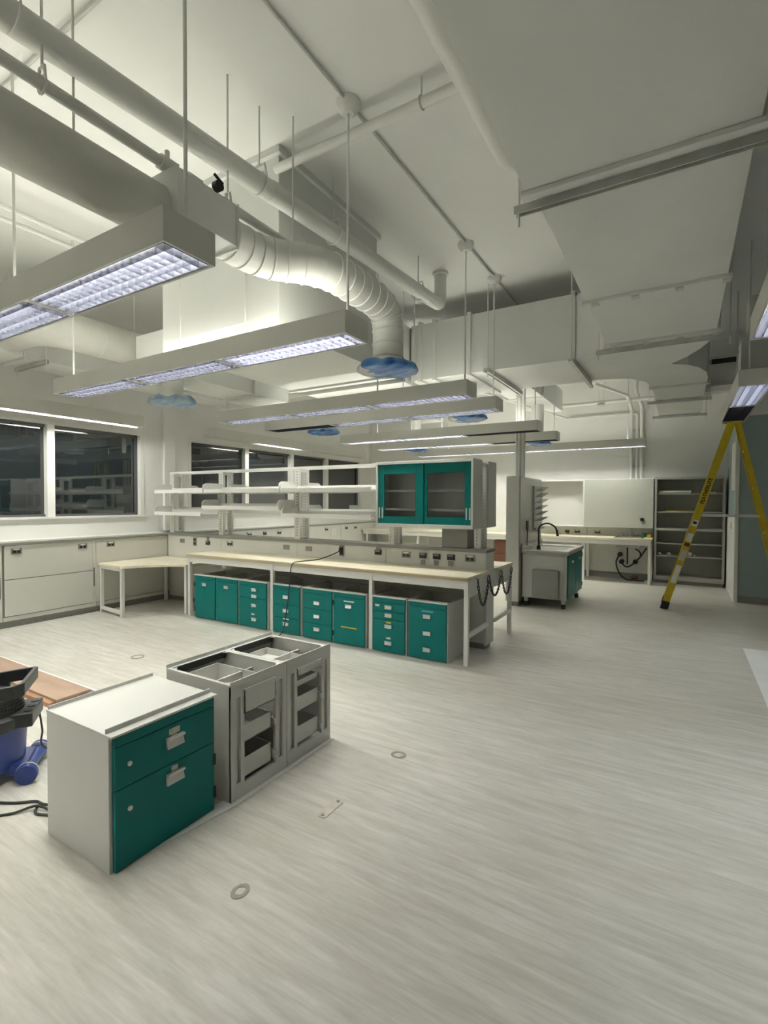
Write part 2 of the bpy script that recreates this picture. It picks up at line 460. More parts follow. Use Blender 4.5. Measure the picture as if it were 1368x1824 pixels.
# ------------------------------------------------------------------ the big double bench with its power spine
B0, B1 = -5.55, -1.65
T = Thing('lab_bench', 'long double-sided laboratory bench with cream worktops and a power spine full of outlets', 'lab bench', (-3.6, 4.91, 0))
bench = T
for (y0, y1) in ((4.225, 4.80), (5.02, 5.60)):
    wt = T.part('worktop', MB().box(B0, B1, y0, y1, 0.775, 0.812), 'laminate', bevel=0.003)
    ye = y0 if y0 < 4.5 else y1
    T.part('edge_strip', MB().box(B0 + 0.004, B1 - 0.004, ye - 0.006, ye + 0.006, 0.779, 0.806), 'laminate_edge', wt)
for x0, x1 in ((-6.74, -5.56), (-5.556, -4.16), (-4.156, -2.86), (-2.78, -1.69)):
    T.part('spine_panel', MB().box(x0, x1, 4.80, 5.02, 0.55, 0.985), 'panel', bevel=0.002)
T.part('spine_panel', MB().box(-2.856, -2.784, 4.806, 5.014, 0.55, 0.985), 'panel', bevel=0.002)
T.part('spine_core', MB().box(-6.74, -1.70, 4.815, 5.005, 0.06, 0.985), 'panel')
T.part('end_panel', MB().box(-1.70, -1.676, 4.795, 5.025, 0.045, 0.985), 'enamel', bevel=0.003)
T.part('kick_plate', MB().box(-6.74, -1.70, 4.83, 4.99, 0.0, 0.06), 'kick')
T.part('ledge', MB().box(-6.74, -1.668, 4.775, 5.045, 0.985, 1.02), 'rail_grey', bevel=0.003)
for xx in (-5.52, -4.06, -2.70, -1.672):
    for yy in (4.255, 5.565):
        T.part('leg', MB().box(xx - 0.021, xx + 0.021, yy - 0.021, yy + 0.021, 0.0, 0.775), 'frame_white', bevel=0.003)
for yy in (4.255, 5.565):
    T.part('apron', MB().box(-5.50, -1.69, yy - 0.015, yy + 0.015, 0.70, 0.775), 'frame_white', bevel=0.002)
for xx in (-5.52, -4.06, -2.70, -1.672):
    for ya, yb in ((4.275, 4.81), (5.01, 5.545)):
        T.part('crossbar', MB().box(xx - 0.015, xx + 0.015, ya, yb, 0.62 if xx > -1.7 else 0.70, 0.775), 'frame_white')
for ya, yb in ((4.275, 4.81), (5.01, 5.545)):
    T.part('brace', MB().box(-1.687, -1.657, ya, yb, 0.245, 0.285), 'frame_white', bevel=0.002)
for xx, zz, k in ((-6.401, 0.905, 'blank'), (-6.112, 0.908, 'tall'), (-5.831, 0.90, 'black'), (-5.376, 0.912, 'twin'), (-4.343, 0.911, 'blank'),
                  (-3.974, 0.913, 'blank'), (-3.467, 0.915, 'tall'), (-2.957, 0.925, 'black'), (-2.595, 0.919, 'twin'), (-2.387, 0.921, 'black'),
                  (-2.226, 0.92, 'black'), (-2.063, 0.922, 'black'), (-1.85, 0.922, 'twin')):
    outlet(T, (xx, 4.80, zz), '-y', k)
for xx, zz in ((-2.391, 0.849), (-2.233, 0.851), (-2.067, 0.854), (-2.957, 0.985 - 0.03 + 0.028), (-5.831, 0.965)):
    outlet(T, (xx, 4.80, min(zz, 0.957)), '-y', 'small')

# gas-bottle chains on the end of the bench
def chain(label, ya, yb, drop):
    T = Thing('restraint_chain', label, 'chain', (-1.64, (ya + yb) / 2, 0.775 - drop))
    za = 0.765
    n = 26; pts = []
    for i in range(n + 1):
        t = i / n
        pts.append(Vector((-1.63, ya + (yb - ya) * t, za - drop * (1 - (2 * t - 1) ** 2) ** 0.8)))
    links = MB()
    for i in range(n):
        a, b2 = pts[i], pts[i + 1]; c = (a + b2) / 2; d = (b2 - a)
        L = d.length * 0.72; d.normalize()
        s1 = Vector((1, 0, 0)) if i % 2 else d.cross(Vector((1, 0, 0)))
        ring = [c + d * (math.cos(q) * L) + s1 * (math.sin(q) * 0.010) for q in [2 * PI * j / 8 for j in range(8)]]
        links.tube(ring, 0.0048, 5, closed=True)
    T.part('chain_links', links, 'chain_steel', smooth=True)
    for y in (ya, yb):
        h = T.part('hook', MB().tube(smooth_path([(-1.66, y, za + 0.01), (-1.64, y, za + 0.012), (-1.632, y, za), (-1.64, y, za - 0.008)], 4), 0.004, 6), 'dull_steel', smooth=True)
chain('steel chain looped on the bench end over the low brace by the corner leg', 4.43, 4.73, 0.26)
chain('steel chain looped on the bench end across the power spine end panel', 4.75, 5.12, 0.22)
chain('steel chain looped on the bench end beside the rear corner leg', 5.15, 5.50, 0.265)

# ------------------------------------------------------------------ base cabinets: local frame, x along width, front at y = 0 facing -y
def pull(T, fr, x, z, wd=0.075, h=0.036):
    mb = MB().prism_x([(-0.019, z - h / 2), (-0.019 - 0.016, z - h / 2 + 0.002), (-0.019 - 0.006, z + h * 0.30), (-0.019, z + h * 0.30)], x - wd / 2, x + wd / 2)
    mb.box(x - wd / 2, x + wd / 2, -0.019 - 0.021, -0.019, z + h * 0.36, z + h * 0.55)
    T.part('pull', mb, 'pull', fr)
def cab_body(T, wd, dp, h, split=None, top=False):
    b = MB().box(0, 0.018, 0.0, dp, 0, h).box(wd - 0.018, wd, 0.0, dp, 0, h)
    b.box(0.018, wd - 0.018, dp - 0.012, dp, 0.0, h).box(0.018, wd - 0.018, 0.004, dp, 0.0, 0.03)
    if split: b.box(split - 0.01, split + 0.01, -0.002, dp - 0.02, 0.03, h - 0.002)
    T.part('body', b, 'enamel', bevel=0.0015)
    for ya, yb in ((-0.022, 0.03), (dp - 0.03, dp)): T.part('top_rail', MB().box(0, wd, ya, yb, h - 0.002, h + 0.012), 'enamel', bevel=0.002)
    T.part('inner_floor', MB().box(0.02, wd - 0.02, 0.02, dp - 0.02, h * 0.55, h * 0.55 + 0.01), 'rail_grey')
def front(T, x0, x1, z0, z1, kind='drawer'):
    return T.part(kind, MB().box(x0, x1, -0.019, -0.001, z0, z1), 'teal', bevel=0.0015)
H = 0.548
def base_cab(label, x0, x1, cols, y=4.222):
    T = Thing('base_cabinet', label, 'cabinet', (x0, y, 0), 'teal base cabinets under the long bench', local=True)
    wd = x1 - x0; n = len(cols)
    cab_body(T, wd, 0.50, H, split=wd / 2 if n == 2 else None)
    cw = wd / n
    for i, col in enumerate(cols):
        a, b2 = i * cw + 0.011, (i + 1) * cw - 0.011
        f = T.part('fascia', MB().box(a, b2, -0.019, -0.001, 0.500, H - 0.002), 'teal', bevel=0.001)
        for kind, z0, z1, pulls in col['fronts']:
            fr = front(T, a, b2, z0, z1, kind)
            for pz in pulls: pull(T, fr, (a + b2) / 2 + col.get('px', 0), pz)
            for (lx, lz, lw, lh, lm) in col.get('labels', []):
                if z0 < lz < z1: T.part('label_strip', MB().box(a + lx - lw / 2, a + lx + lw / 2, -0.0205, -0.018, lz - lh / 2, lz + lh / 2), lm, fr)
        if col.get('hinges'):
            hx = a if col['hinges'] == 'l' else b2
            for hz in (0.11, 0.43): T.part('hinge', MB().box(hx - 0.008, hx + 0.008, -0.024, -0.002, hz - 0.025, hz + 0.025), 'black')
    return T
base_cab('teal base cabinet with two plain doors, the end one beside the corner desk', -5.375, -4.575,
         [dict(fronts=[('door', 0.012, 0.497, [0.44])], hinges='l'), dict(fronts=[('door', 0.012, 0.497, [0.44])])])
base_cab('narrow teal cabinet with four pulls, paired with the two-door cabinet', -4.568, -4.10,
         [dict(fronts=[('drawer', 0.355, 0.497, [0.455, 0.378]), ('drawer', 0.012, 0.352, [0.27, 0.105])], px=0.03, labels=[(0.23, 0.165, 0.055, 0.018, 'card_label')])])
base_cab('teal cabinet of three drawers with one pale label strip, standing alone behind the hanging cord', -4.02, -3.60,
         [dict(fronts=[('drawer', 0.335, 0.497, [0.42]), ('drawer', 0.185, 0.332, [0.265]), ('drawer', 0.012, 0.182, [0.115])], labels=[(0.20, 0.172, 0.09, 0.012, 'paper')])])
base_cab('wide teal cabinet with three drawers and a door marked by two pale strips', -3.575, -2.74,
         [dict(fronts=[('drawer', 0.335, 0.497, [0.40]), ('drawer', 0.175, 0.332, [0.255]), ('drawer', 0.012, 0.172, [0.115])]),
          dict(fronts=[('door', 0.012, 0.497, [0.41])], hinges='l', labels=[(0.20, 0.462, 0.13, 0.012, 'paper'), (0.20, 0.19, 0.20, 0.013, 'label_yellow')])])
base_cab('teal drawer cabinet with two shallow top drawers and a small yellow sticker', -2.665, -2.275,
         [dict(fronts=[('drawer', 0.415, 0.497, [0.455]), ('drawer', 0.335, 0.412, [0.375]), ('drawer', 0.012, 0.332, [0.265, 0.10])],
               labels=[(0.055, 0.465, 0.05, 0.02, 'paper'), (0.185, 0.305, 0.06, 0.018, 'label_yellow'), (0.185, 0.15, 0.05, 0.02, 'card_label')])])
base_cab('teal cabinet of three pulls with a blue label, the end one by the bench chains', -2.255, -1.84,
         [dict(fronts=[('drawer', 0.012, 0.497, [0.415, 0.255, 0.10])], labels=[(0.20, 0.465, 0.12, 0.016, 'label_blue')])])

# ------------------------------------------------------------------ shelving over the bench
T = Thing('bench_shelving', 'open white metal shelving on slotted uprights above the bench spine', 'shelving', (-4.75, 4.91, 1.02))
for xx in (-6.67, -5.58, -4.18):
    for yy in (4.835, 4.985):
        u = T.part('upright', MB().box(xx - 0.045, xx + 0.045, yy - 0.02, yy + 0.02, 1.02, 1.91), 'frame_white', bevel=0.003)
        s = MB()
        for k in range(24):
            zz = 1.06 + k * 0.035
            for dx in (-0.012, 0.012): s.box(xx + dx - 0.004, xx + dx + 0.004, yy - 0.0215, yy - 0.019, zz, zz + 0.018)
        T.part('slots', s, 'rail_grey', u)
    T.part('spacer', MB().box(xx - 0.03, xx + 0.03, 4.855, 4.965, 1.87, 1.905), 'frame_white')
    T.part('spacer', MB().box(xx - 0.03, xx + 0.03, 4.855, 4.965, 1.02, 1.04), 'frame_white')
for yy in (4.82, 5.0):
    T.part('top_rail', MB().box(-6.71, -2.86, yy - 0.012, yy + 0.012, 1.905, 1.935), 'frame_white', bevel=0.002)
def shelf(x0, x1, side, z, ends):
    ya, yb = (4.52, 4.815) if side < 0 else (5.005, 5.30)
    ye = ya if side < 0 else yb
    mb = MB().box(x0, x1, ya, yb, z, z + 0.014)
    mb.box(x0, x1, ye - 0.004, ye + 0.006, z - 0.008, z + 0.042) if side < 0 else mb.box(x0, x1, ye - 0.006, ye + 0.004, z - 0.008, z + 0.042)
    mb.box(x0, x1, (yb if side < 0 else ya) - 0.004, (yb if side < 0 else ya) + 0.004, z, z + 0.075)
    sh = T.part('shelf', mb, 'frame_white', bevel=0.0015)
    for xe in ends:
        yy = [(ya, z - 0.005), (yb, z - 0.005), (yb, z + 0.125), (ya + 0.05, z + 0.125), (ya + 0.012, z + 0.105), (ya, z + 0.075)]
        if side > 0: yy = [(ya + yb - p[0], p[1]) for p in yy]
        T.part('shelf_end', MB().prism_x(yy, xe - 0.004, xe + 0.004), 'frame_white', sh)
for side in (-1, 1):
    shelf(-6.66, -5.60, side, 1.617, [-6.655, -5.606])
    shelf(-5.575, -4.21, side, 1.617, [-5.57, -4.216])
    shelf(-4.185, -2.88, side, 1.617, [-4.18])
shelf(-6.66, -5.64, -1, 1.300, [-6.655])
shelf(-5.62, -4.23, -1, 1.395, [-5.615, -4.236])
shelf(-4.17, -2.88, -1, 1.310, [-4.165])
shelf(-6.66, -5.64, 1, 1.330, [-5.645])
shelf(-5.62, -4.23, 1, 1.330, [-5.615])
shelf(-4.17, -2.88, 1, 1.330, [-4.165, -3.5])

# hanging cabinets back to back, with their own uprights
def hang_cab(label, sgn):
    T = Thing('hanging_cabinet', label, 'wall cabinet', (-2.29, 4.91, 1.232))
    f, bk = (4.56, 4.815) if sgn < 0 else (5.26, 5.005)
    x0, x1, z0, z1 = -2.845, -1.735, 1.232, 1.925
    b = MB()
    b.box(x0, x0 + 0.022, f, bk, z0, z1).box(x1 - 0.022, x1, f, bk, z0, z1)
    b.box(x0 + 0.022, x1 - 0.022, f, bk, z1 - 0.03, z1).box(x0 + 0.022, x1 - 0.022, f, bk, z0, z0 + 0.035)
    b.box(x0 + 0.022, x1 - 0.022, bk - 0.01 * (-sgn), bk, z0 + 0.035, z1 - 0.03)
    T.part('body', b, 'enamel', bevel=0.002)
    for zz in (1.405, 1.605):
        T.part('shelf', MB().box(x0 + 0.025, x1 - 0.025, f + 0.06 * (-sgn), bk - 0.02 * (-sgn), zz, zz + 0.022), 'frame_white')
    xm = (x0 + x1) / 2
    for i, (a, b2, d) in enumerate(((x0 + 0.024, xm + 0.01, 0.012), (xm - 0.012, x1 - 0.024, 0.032))):
        ya = f + d * (-sgn); yb = ya + 0.016 * (-sgn)
        fr = MB(); zz0, zz1 = z0 + 0.037, z1 - 0.032
        ml = 0.075 if i == 0 else 0.06; mr = 0.09 if i == 0 else 0.075
        fr.box(a, a + ml, ya, yb, zz0, zz1).box(b2 - mr, b2, ya, yb, zz0, zz1)
        fr.box(a + ml, b2 - mr, ya, yb, zz0, zz0 + 0.075).box(a + ml, b2 - mr, ya, yb, zz1 - 0.10, zz1)
        dr = T.part('sliding_door', fr, 'teal', bevel=0.0015, label='teal framed sliding glass door')
        ym = (ya + yb) / 2
        T.part('glass', MB().box(a + ml - 0.005, b2 - mr + 0.005, ym - 0.002, ym + 0.002, zz0 + 0.07, zz1 - 0.095), 'door_glass', dr)
        hx = [a + 0.018, a + 0.055] if i == 0 else [b2 - 0.055, b2 - 0.02]
        h = MB()
        for k in hx: h.box(k - 0.006, k + 0.006, ya - 0.006, ya + 0.004, zz0 + 0.055, zz0 + 0.17)
        T.part('handle', h, 'pull', dr)
    return T
hang_cab('white hanging cabinet with teal framed sliding glass doors over the outlets of the bench', -1)
hang_cab('white hanging cabinet behind the uprights, back to back with the one above the outlets', 1)
T = Thing('cabinet_stand', 'pair of slotted white uprights carrying the hanging cabinets at the bench end', 'stand', (-2.3, 4.91, 1.02))
for xx in (-2.79, -1.775):
    for yy in (4.838, 4.982):
        u = T.part('upright', MB().box(xx - 0.04, xx + 0.03, yy - 0.02, yy + 0.02, 1.02, 1.90), 'frame_white', bevel=0.003)
        s = MB()
        for k in range(24):
            zz = 1.06 + k * 0.035
            s.box(xx - 0.02, xx - 0.012, yy - 0.0215, yy - 0.019, zz, zz + 0.018)
            if xx > -2: s.box(xx + 0.029, xx + 0.0315, yy - 0.004, yy + 0.004, zz, zz + 0.018)
        T.part('slots', s, 'rail_grey', u)
    T.part('spacer', MB().box(xx - 0.03, xx + 0.025, 4.855, 4.965, 1.86, 1.90), 'frame_white')
T = Thing('metal_box', 'plain grey metal box standing on the bench ledge below the hanging cabinet', 'box', (-2.03, 4.91, 1.02))
T.part('body', MB().box(-2.17, -1.885, 4.80, 5.0, 1.02, 1.215), 'rail_grey', bevel=0.004)
T.part('lid', MB().box(-2.175, -1.88, 4.795, 5.005, 1.215, 1.232), 'rail_grey', bevel=0.003)

# black cord from the bench outlet over the worktop down behind the drawer units
pts = smooth_path([(-3.467, 4.778, 0.93), (-3.47, 4.70, 0.90), (-3.60, 4.55, 0.83), (-3.70, 4.35, 0.818), (-3.72, 4.21, 0.80), (-3.74, 4.195, 0.66),
                   (-3.735, 4.17, 0.50), (-3.76, 4.15, 0.25), (-3.78, 4.12, 0.06), (-3.74, 3.95, 0.008), (-3.45, 3.5, 0.008), (-3.0, 3.0, 0.008), (-2.62, 2.66, 0.008), (-2.4, 2.58, 0.008)], 7)
T = Thing('power_cord', 'black cord plugged into the bench spine and hanging over the worktop to the floor', 'cord', (-3.4, 4.0, 0))
T.part('cable', MB().tube(pts, 0.006, 6), 'rubber', smooth=True)
T.part('plug', MB().box(-3.49, -3.445, 4.765, 4.792, 0.905, 0.95), 'black', bevel=0.004)

# ------------------------------------------------------------------ corner desk
T = Thing('corner_desk', 'low corner desk with cream cut-angle top and white loop legs beside the long bench', 'desk', (-6.3, 4.2, 0))
poly = [(-6.74, 3.735), (-6.13, 3.675), (-6.10, 3.69), (-5.99, 3.92), (-5.80, 4.14), (-5.68, 4.22), (-5.585, 4.24), (-5.585, 4.775), (-6.735, 4.775)]
T.part('desktop', MB().prism(poly, 0.628, 0.660), 'laminate', bevel=0.003)
lg = T.part('leg_frame', MB().box(-6.165, -6.125, 3.69, 3.73, 0, 0.628), 'frame_white', bevel=0.003)
T.part('leg', MB().box(-6.735, -6.695, 3.75, 3.79, 0, 0.628), 'frame_white', bevel=0.003)
T.part('leg_bar', MB().beam((-6.70, 3.768, 0.055), (-6.16, 3.712, 0.055), 0.04, 0.04, (0, 0, 1)), 'frame_white', bevel=0.003)
T.part('leg_bar', MB().beam((-6.70, 3.768, 0.608), (-6.16, 3.712, 0.608), 0.04, 0.04, (0, 0, 1)), 'frame_white', bevel=0.003)
T.part('leg', MB().box(-6.72, -6.68, 4.71, 4.75, 0, 0.628), 'frame_white', bevel=0.003)
T.part('leg', MB().box(-5.665, -5.625, 4.27, 4.31, 0, 0.628), 'frame_white', bevel=0.003)
T.part('apron', MB().box(-6.71, -6.69, 3.79, 4.71, 0.585, 0.628).box(-6.68, -5.60, 4.72, 4.74, 0.585, 0.628), 'frame_white')

# ------------------------------------------------------------------ foreground cabinets (fronts face +x)
T = Thing('file_cabinet', 'white cabinet with one teal drawer over a teal door and raised rails on its top', 'cabinet', (-1.945, 1.112, 0), local=True, rotz=PI / 2)
wd, dp, h = 0.518, 0.485, 0.553
b = MB().box(0, 0.016, 0, dp, 0, h).box(wd - 0.016, wd, 0, dp, 0, h).box(0.016, wd - 0.016, dp - 0.012, dp, 0, h).box(0.016, wd - 0.016, 0.002, dp, 0, 0.05)
T.part('body', b, 'enamel', bevel=0.002)
T.part('inner_box', MB().box(0.018, wd - 0.018, 0.0, dp - 0.02, 0.03, h - 0.01), 'enamel')
T.part('top', MB().box(-0.002, wd + 0.002, -0.024, dp + 0.002, h, h + 0.010), 'enamel', bevel=0.002)
T.part('top_rail', MB().box(0.002, wd - 0.004, 0.022, 0.028, h + 0.009, h + 0.030), 'galv', bevel=0.001)
T.part('top_rail', MB().box(0.002, wd - 0.004, dp - 0.012, dp - 0.006, h + 0.009, h + 0.026), 'galv', bevel=0.001)
T.part('fascia', MB().box(0.014, wd - 0.014, -0.020, -0.001, 0.512, h - 0.001), 'teal', bevel=0.001)
dr = T.part('drawer', MB().box(0.014, wd - 0.014, -0.020, -0.001, 0.336, 0.509), 'teal', bevel=0.002)
do = T.part('door', MB().box(0.014, wd - 0.014, -0.020, -0.001, 0.006, 0.333), 'teal', bevel=0.002)
pull(T, dr, 0.285, 0.432, 0.085, 0.048); pull(T, do, 0.285, 0.272, 0.085, 0.048)
T.part('label_card', MB().box(0.258, 0.312, -0.0225, -0.019, 0.465, 0.492).box(0.27, 0.296, -0.0225, -0.019, 0.455, 0.467), 'card_label', dr)
T.part('label_card', MB().box(0.268, 0.302, -0.0225, -0.019, 0.300, 0.322), 'card_label', do)
for o, z in ((dr, 0.425), (do, 0.24)):
    T.part('lock', MB().cyl((0.075, -0.018, z), (0.075, -0.026, z), 0.010, 16), 'pull', o, smooth=True)
for z in (0.25, 0.09): T.part('hinge', MB().box(wd - 0.020, wd - 0.008, -0.026, -0.002, z - 0.026, z + 0.026), 'black', do)

def open_frame(label, y0, n_dr, zs, out):
    T = Thing('drawer_frame', label, 'cabinet', (-1.894, y0, 0), 'stripped drawer frames beside the white cabinet', local=True, rotz=PI / 2)
    wd, dp, h = 0.400, 0.50, 0.582
    b = MB().box(0, 0.014, 0.0, dp, 0, h).box(wd - 0.014, wd, 0.0, dp, 0, h).box(0.014, wd - 0.014, dp - 0.01, dp, 0, h).box(0.014, wd - 0.014, 0.01, dp, 0.02, 0.03)
    T.part('body', b, 'enamel', bevel=0.0015)
    f = MB()
    f.box(0, 0.032, -0.004, 0.012, 0, h).box(0.062, 0.088, -0.004, 0.012, 0.06, h - 0.06)
    f.box(wd - 0.032, wd, -0.004, 0.012, 0, h).box(wd - 0.088, wd - 0.062, -0.004, 0.012, 0.06, h - 0.06)
    f.box(0.0, wd, -0.0045, 0.012, 0.0, 0.07).box(0, wd, -0.0045, 0.012, h - 0.065, h)
    f.box(0.030, 0.064, -0.0035, 0.012, 0.06, 0.082).box(wd - 0.064, wd - 0.03, -0.0035, 0.012, 0.06, 0.082)
    T.part('face_frame', f, 'enamel', bevel=0.0015)
    T.part('post_channel', MB().box(0.032, 0.062, 0.014, 0.03, 0.06, h - 0.06).box(wd - 0.062, wd - 0.032, 0.014, 0.03, 0.06, h - 0.06), 'enamel')
    s = MB()
    for k in range(14): 
        for xx in (0.038, wd - 0.05): s.box(xx, xx + 0.004, 0.011, 0.015, 0.10 + k * 0.03, 0.11 + k * 0.03)
    T.part('slots', s, 'rail_grey')
    # open top: frame with rounded-looking gussets, a lip along front and back
    t = MB().box(0, 0.018, 0, dp, h, h + 0.006).box(wd - 0.018, wd, 0, dp, h, h + 0.006).box(0.018, wd - 0.018, 0, 0.03, h, h + 0.006).box(0.018, wd - 0.018, dp - 0.03, dp, h, h + 0.006)
    for sx, x in ((1, 0.018), (-1, wd - 0.018)):
        for sy, y in ((1, 0.03), (-1, dp - 0.03)):
            t.prism([(x, y), (x + sx * 0.03, y), (x, y + sy * 0.03)] if sx * sy > 0 else [(x, y), (x, y + sy * 0.03), (x + sx * 0.03, y)], h + 0.0005, h + 0.0055)
    T.part('top_frame', t, 'enamel')
    T.part('lip', MB().box(0, wd, -0.004, 0.003, h - 0.003, h + 0.022), 'enamel', bevel=0.001)
    T.part('lip', MB().box(0, wd, dp - 0.004, dp + 0.002, h - 0.003, h + 0.026), 'galv', bevel=0.001)
    T.part('divider', MB().box(0.018, wd - 0.018, 0.24, 0.25, h - 0.16, h - 0.05), 'enamel')
    T.part('seal_strip', MB().box(0.02, wd - 0.02, dp - 0.034, dp - 0.026, h - 0.03, h + 0.007), 'black')
    for (z0, z1), o in zip(zs, out):
        a, b2 = 0.082, wd - 0.098
        d = MB().box(a, b2, o, o + 0.004, z0, z1).box(a, b2, dp - 0.06, dp - 0.055, z0, z1)
        d.box(a, a + 0.004, o, dp - 0.055, z0, z1).box(b2 - 0.004, b2, o, dp - 0.055, z0, z1).box(a, b2, o, dp - 0.055, z0, z0 + 0.004)
        if o < 0: d.box(a - 0.004, b2 + 0.004, o - 0.002, o + 0.06, z1 - 0.002, z1 + 0.003)
        dr = T.part('drawer_box', d, 'enamel')
        T.part('slide', MB().box(b2 + 0.002, b2 + 0.016, 0.012, dp - 0.06, (z0 + z1) / 2 - 0.012, (z0 + z1) / 2 + 0.012), 'galv', dr)
        T.part('latch', MB().box(b2 + 0.003, b2 + 0.02, -0.004, 0.012, z0 + 0.02, z0 + 0.05), 'pull', dr)
    return T
open_frame('stripped white drawer frame with three bare drawer boxes, touching the teal-fronted cabinet', 1.69, 3, [(0.425, 0.545), (0.26, 0.349), (0.077, 0.18)], (-0.012, 0.02, 0.02))
open_frame('stripped white drawer frame with four bare drawer boxes at the end of the cabinet row', 2.094, 4, [(0.49, 0.535), (0.415, 0.45), (0.267, 0.354), (0.078, 0.178)], (-0.012, 0.02, 0.02, 0.02))
struct('trim_2', MB().prism([(-1.95, 1.25), (-1.93, 1.25), (-1.862, 1.70), (-1.862, 2.50), (-1.95, 2.50)], 0.0, 0.002), 'clean_vinyl')

# ------------------------------------------------------------------ wet and dry vacuum cleaner
vc = Vector((-3.19, 1.17, 0))
ax = Vector((-0.24, 0.175, 0)).normalized(); fw = Vector((0.175, 0.24, 0)).normalized()
T = Thing('vacuum_cleaner', 'blue drum vacuum cleaner with black motor head on the floor', 'vacuum cleaner', tuple(vc))
T.part('drum', MB().lathe([(0.13, 0.055), (0.165, 0.075), (0.172, 0.20), (0.180, 0.305)], vc, 32), 'vac_blue', smooth=True)
hd = MB().lathe([(0.188, 0.285), (0.196, 0.31), (0.194, 0.345), (0.168, 0.36), (0.160, 0.41), (0.152, 0.445), (0.10, 0.465), (0.02, 0.47)], vc, 32)
head = T.part('motor_head', hd, 'black_plastic', smooth=True)
s = MB()
for k in range(9):
    a0 = math.atan2(fw.y, fw.x) - 0.9 + k * 0.10
    for j in range(4):
        rr = 0.163 - j * 0.0022
        s.beam(vc + Vector((math.cos(a0) * rr, math.sin(a0) * rr, 0.375 + j * 0.018)), vc + Vector((math.cos(a0) * (rr + 0.006), math.sin(a0) * (rr + 0.006), 0.375 + j * 0.018)), 0.007, 0.007, (0, 0, 1))
T.part('vents', s, 'rubber', head)
# accessory ledge with three tube holders
lc = vc + fw * 0.185 + Vector((0, 0, 0.365))
M = Matrix.Translation(lc) @ Matrix(((ax.x, fw.x, 0, 0), (ax.y, fw.y, 0, 0), (0, 0, 1, 0), (0, 0, 0, 1)))
lm = MB(); lm.M = M
lm.box(-0.12, 0.12, -0.06, 0.045, -0.075, 0.0)
ledge = T.part('tool_ledge', lm, 'black_plastic', bevel=0.008)
hm = MB(); hm.M = M
for k in (-0.07, 0.0, 0.07): hm.tube([(k, 0.015, -0.002), (k, 0.015, 0.004)], 0.021, 14)
T.part('tool_hole', hm, 'black', ledge, smooth=True)
# carrying handle: a wide U of flat bar above the head
hb = [vc + ax * a + fw * b2 + Vector((0, 0, z)) for a, b2, z in ((-0.16, -0.16, 0.475), (-0.16, 0.15, 0.50), (-0.14, 0.19, 0.505), (0.14, 0.19, 0.505), (0.16, 0.15, 0.50), (0.16, -0.16, 0.475))]
hn = MB()
for a, b2 in zip(hb[:-1], hb[1:]): hn.beam(a, b2 + (b2 - a).normalized() * 0.006, 0.022, 0.066, (0, 0, 1))
hn.beam(vc + ax * -0.16 + fw * 0.02 + Vector((0, 0, 0.49)), vc + ax * -0.15 + fw * 0.02 + Vector((0, 0, 0.36)), 0.02, 0.09, fw)
hn.beam(vc + ax * 0.16 + fw * 0.02 + Vector((0, 0, 0.49)), vc + ax * 0.15 + fw * 0.02 + Vector((0, 0, 0.36)), 0.02, 0.09, fw)
T.part('handle', hn, 'black_plastic', bevel=0.004)
# rear wheel carriage
wc = vc + fw * 0.205 + Vector((0, 0, 0.052))
T.part('axle_housing', MB().tube([wc - ax * 0.135, wc - ax * 0.05, wc + ax * 0.05, wc + ax * 0.135], [0.04, 0.028, 0.028, 0.04], 20), 'vac_wheel', smooth=True)
for sg in (-1, 1):
    whl = T.part('wheel', MB().tube([wc + ax * sg * 0.125, wc + ax * sg * 0.160], 0.052, 28), 'vac_blue', smooth=True, bevel=0.004)
    T.part('rim', MB().tube([wc + ax * sg * 0.120, wc + ax * sg * 0.128], 0.0535, 28), 'pull', whl, smooth=True)
T.part('skirt', MB().beam(vc + fw * 0.08 + Vector((0, 0, 0.075)), vc + fw * 0.20 + Vector((0, 0, 0.06)), 0.06, 0.22, ax), 'vac_blue', bevel=0.01)
for sg in (-1, 1):
    T.part('castor', MB().lathe([(0.02, 0.0), (0.028, 0.02), (0.02, 0.06)], vc - fw * 0.12 + ax * 0.09 * sg, 12), 'rubber', smooth=True)
cp = smooth_path([lc + fw * 0.04 + ax * 0.05 + Vector((0, 0, -0.06)), lc + fw * 0.055 + ax * 0.04 + Vector((0, 0, -0.16)), lc + fw * 0.07 + Vector((0, 0, -0.24)), (-2.90, 1.48, 0.06), (-2.80, 1.53, 0.008), (-2.6, 1.50, 0.008)], 8)
T.part('cord', MB().tube(cp, 0.0055, 6), 'rubber', smooth=True)

pts = smooth_path([(-3.2, 0.95, 0.007), (-2.95, 1.06, 0.007), (-2.81, 1.13, 0.007), (-2.73, 1.195, 0.007), (-2.66, 1.20, 0.012), (-2.58, 1.245, 0.007), (-2.52, 1.33, 0.007), (-2.5, 1.45, 0.007)], 8)
pts2 = smooth_path([(-3.1, 0.90, 0.007), (-2.83, 1.00, 0.007), (-2.72, 1.085, 0.007), (-2.665, 1.17, 0.018), (-2.56, 1.20, 0.007), (-2.46, 1.225, 0.007)], 8)
pts3 = smooth_path([(-2.69, 1.205, 0.007), (-2.66, 1.165, 0.007), (-2.615, 1.15, 0.007), (-2.55, 1.175, 0.007), (-2.46, 1.19, 0.007)], 8)
T = Thing('extension_cord', 'tangled black cord lying on the floor behind the teal-fronted white cabinet', 'cord', (-2.7, 1.15, 0))
for p in (pts, pts2, pts3): T.part('cable', MB().tube(p, 0.006, 6), 'rubber', smooth=True)

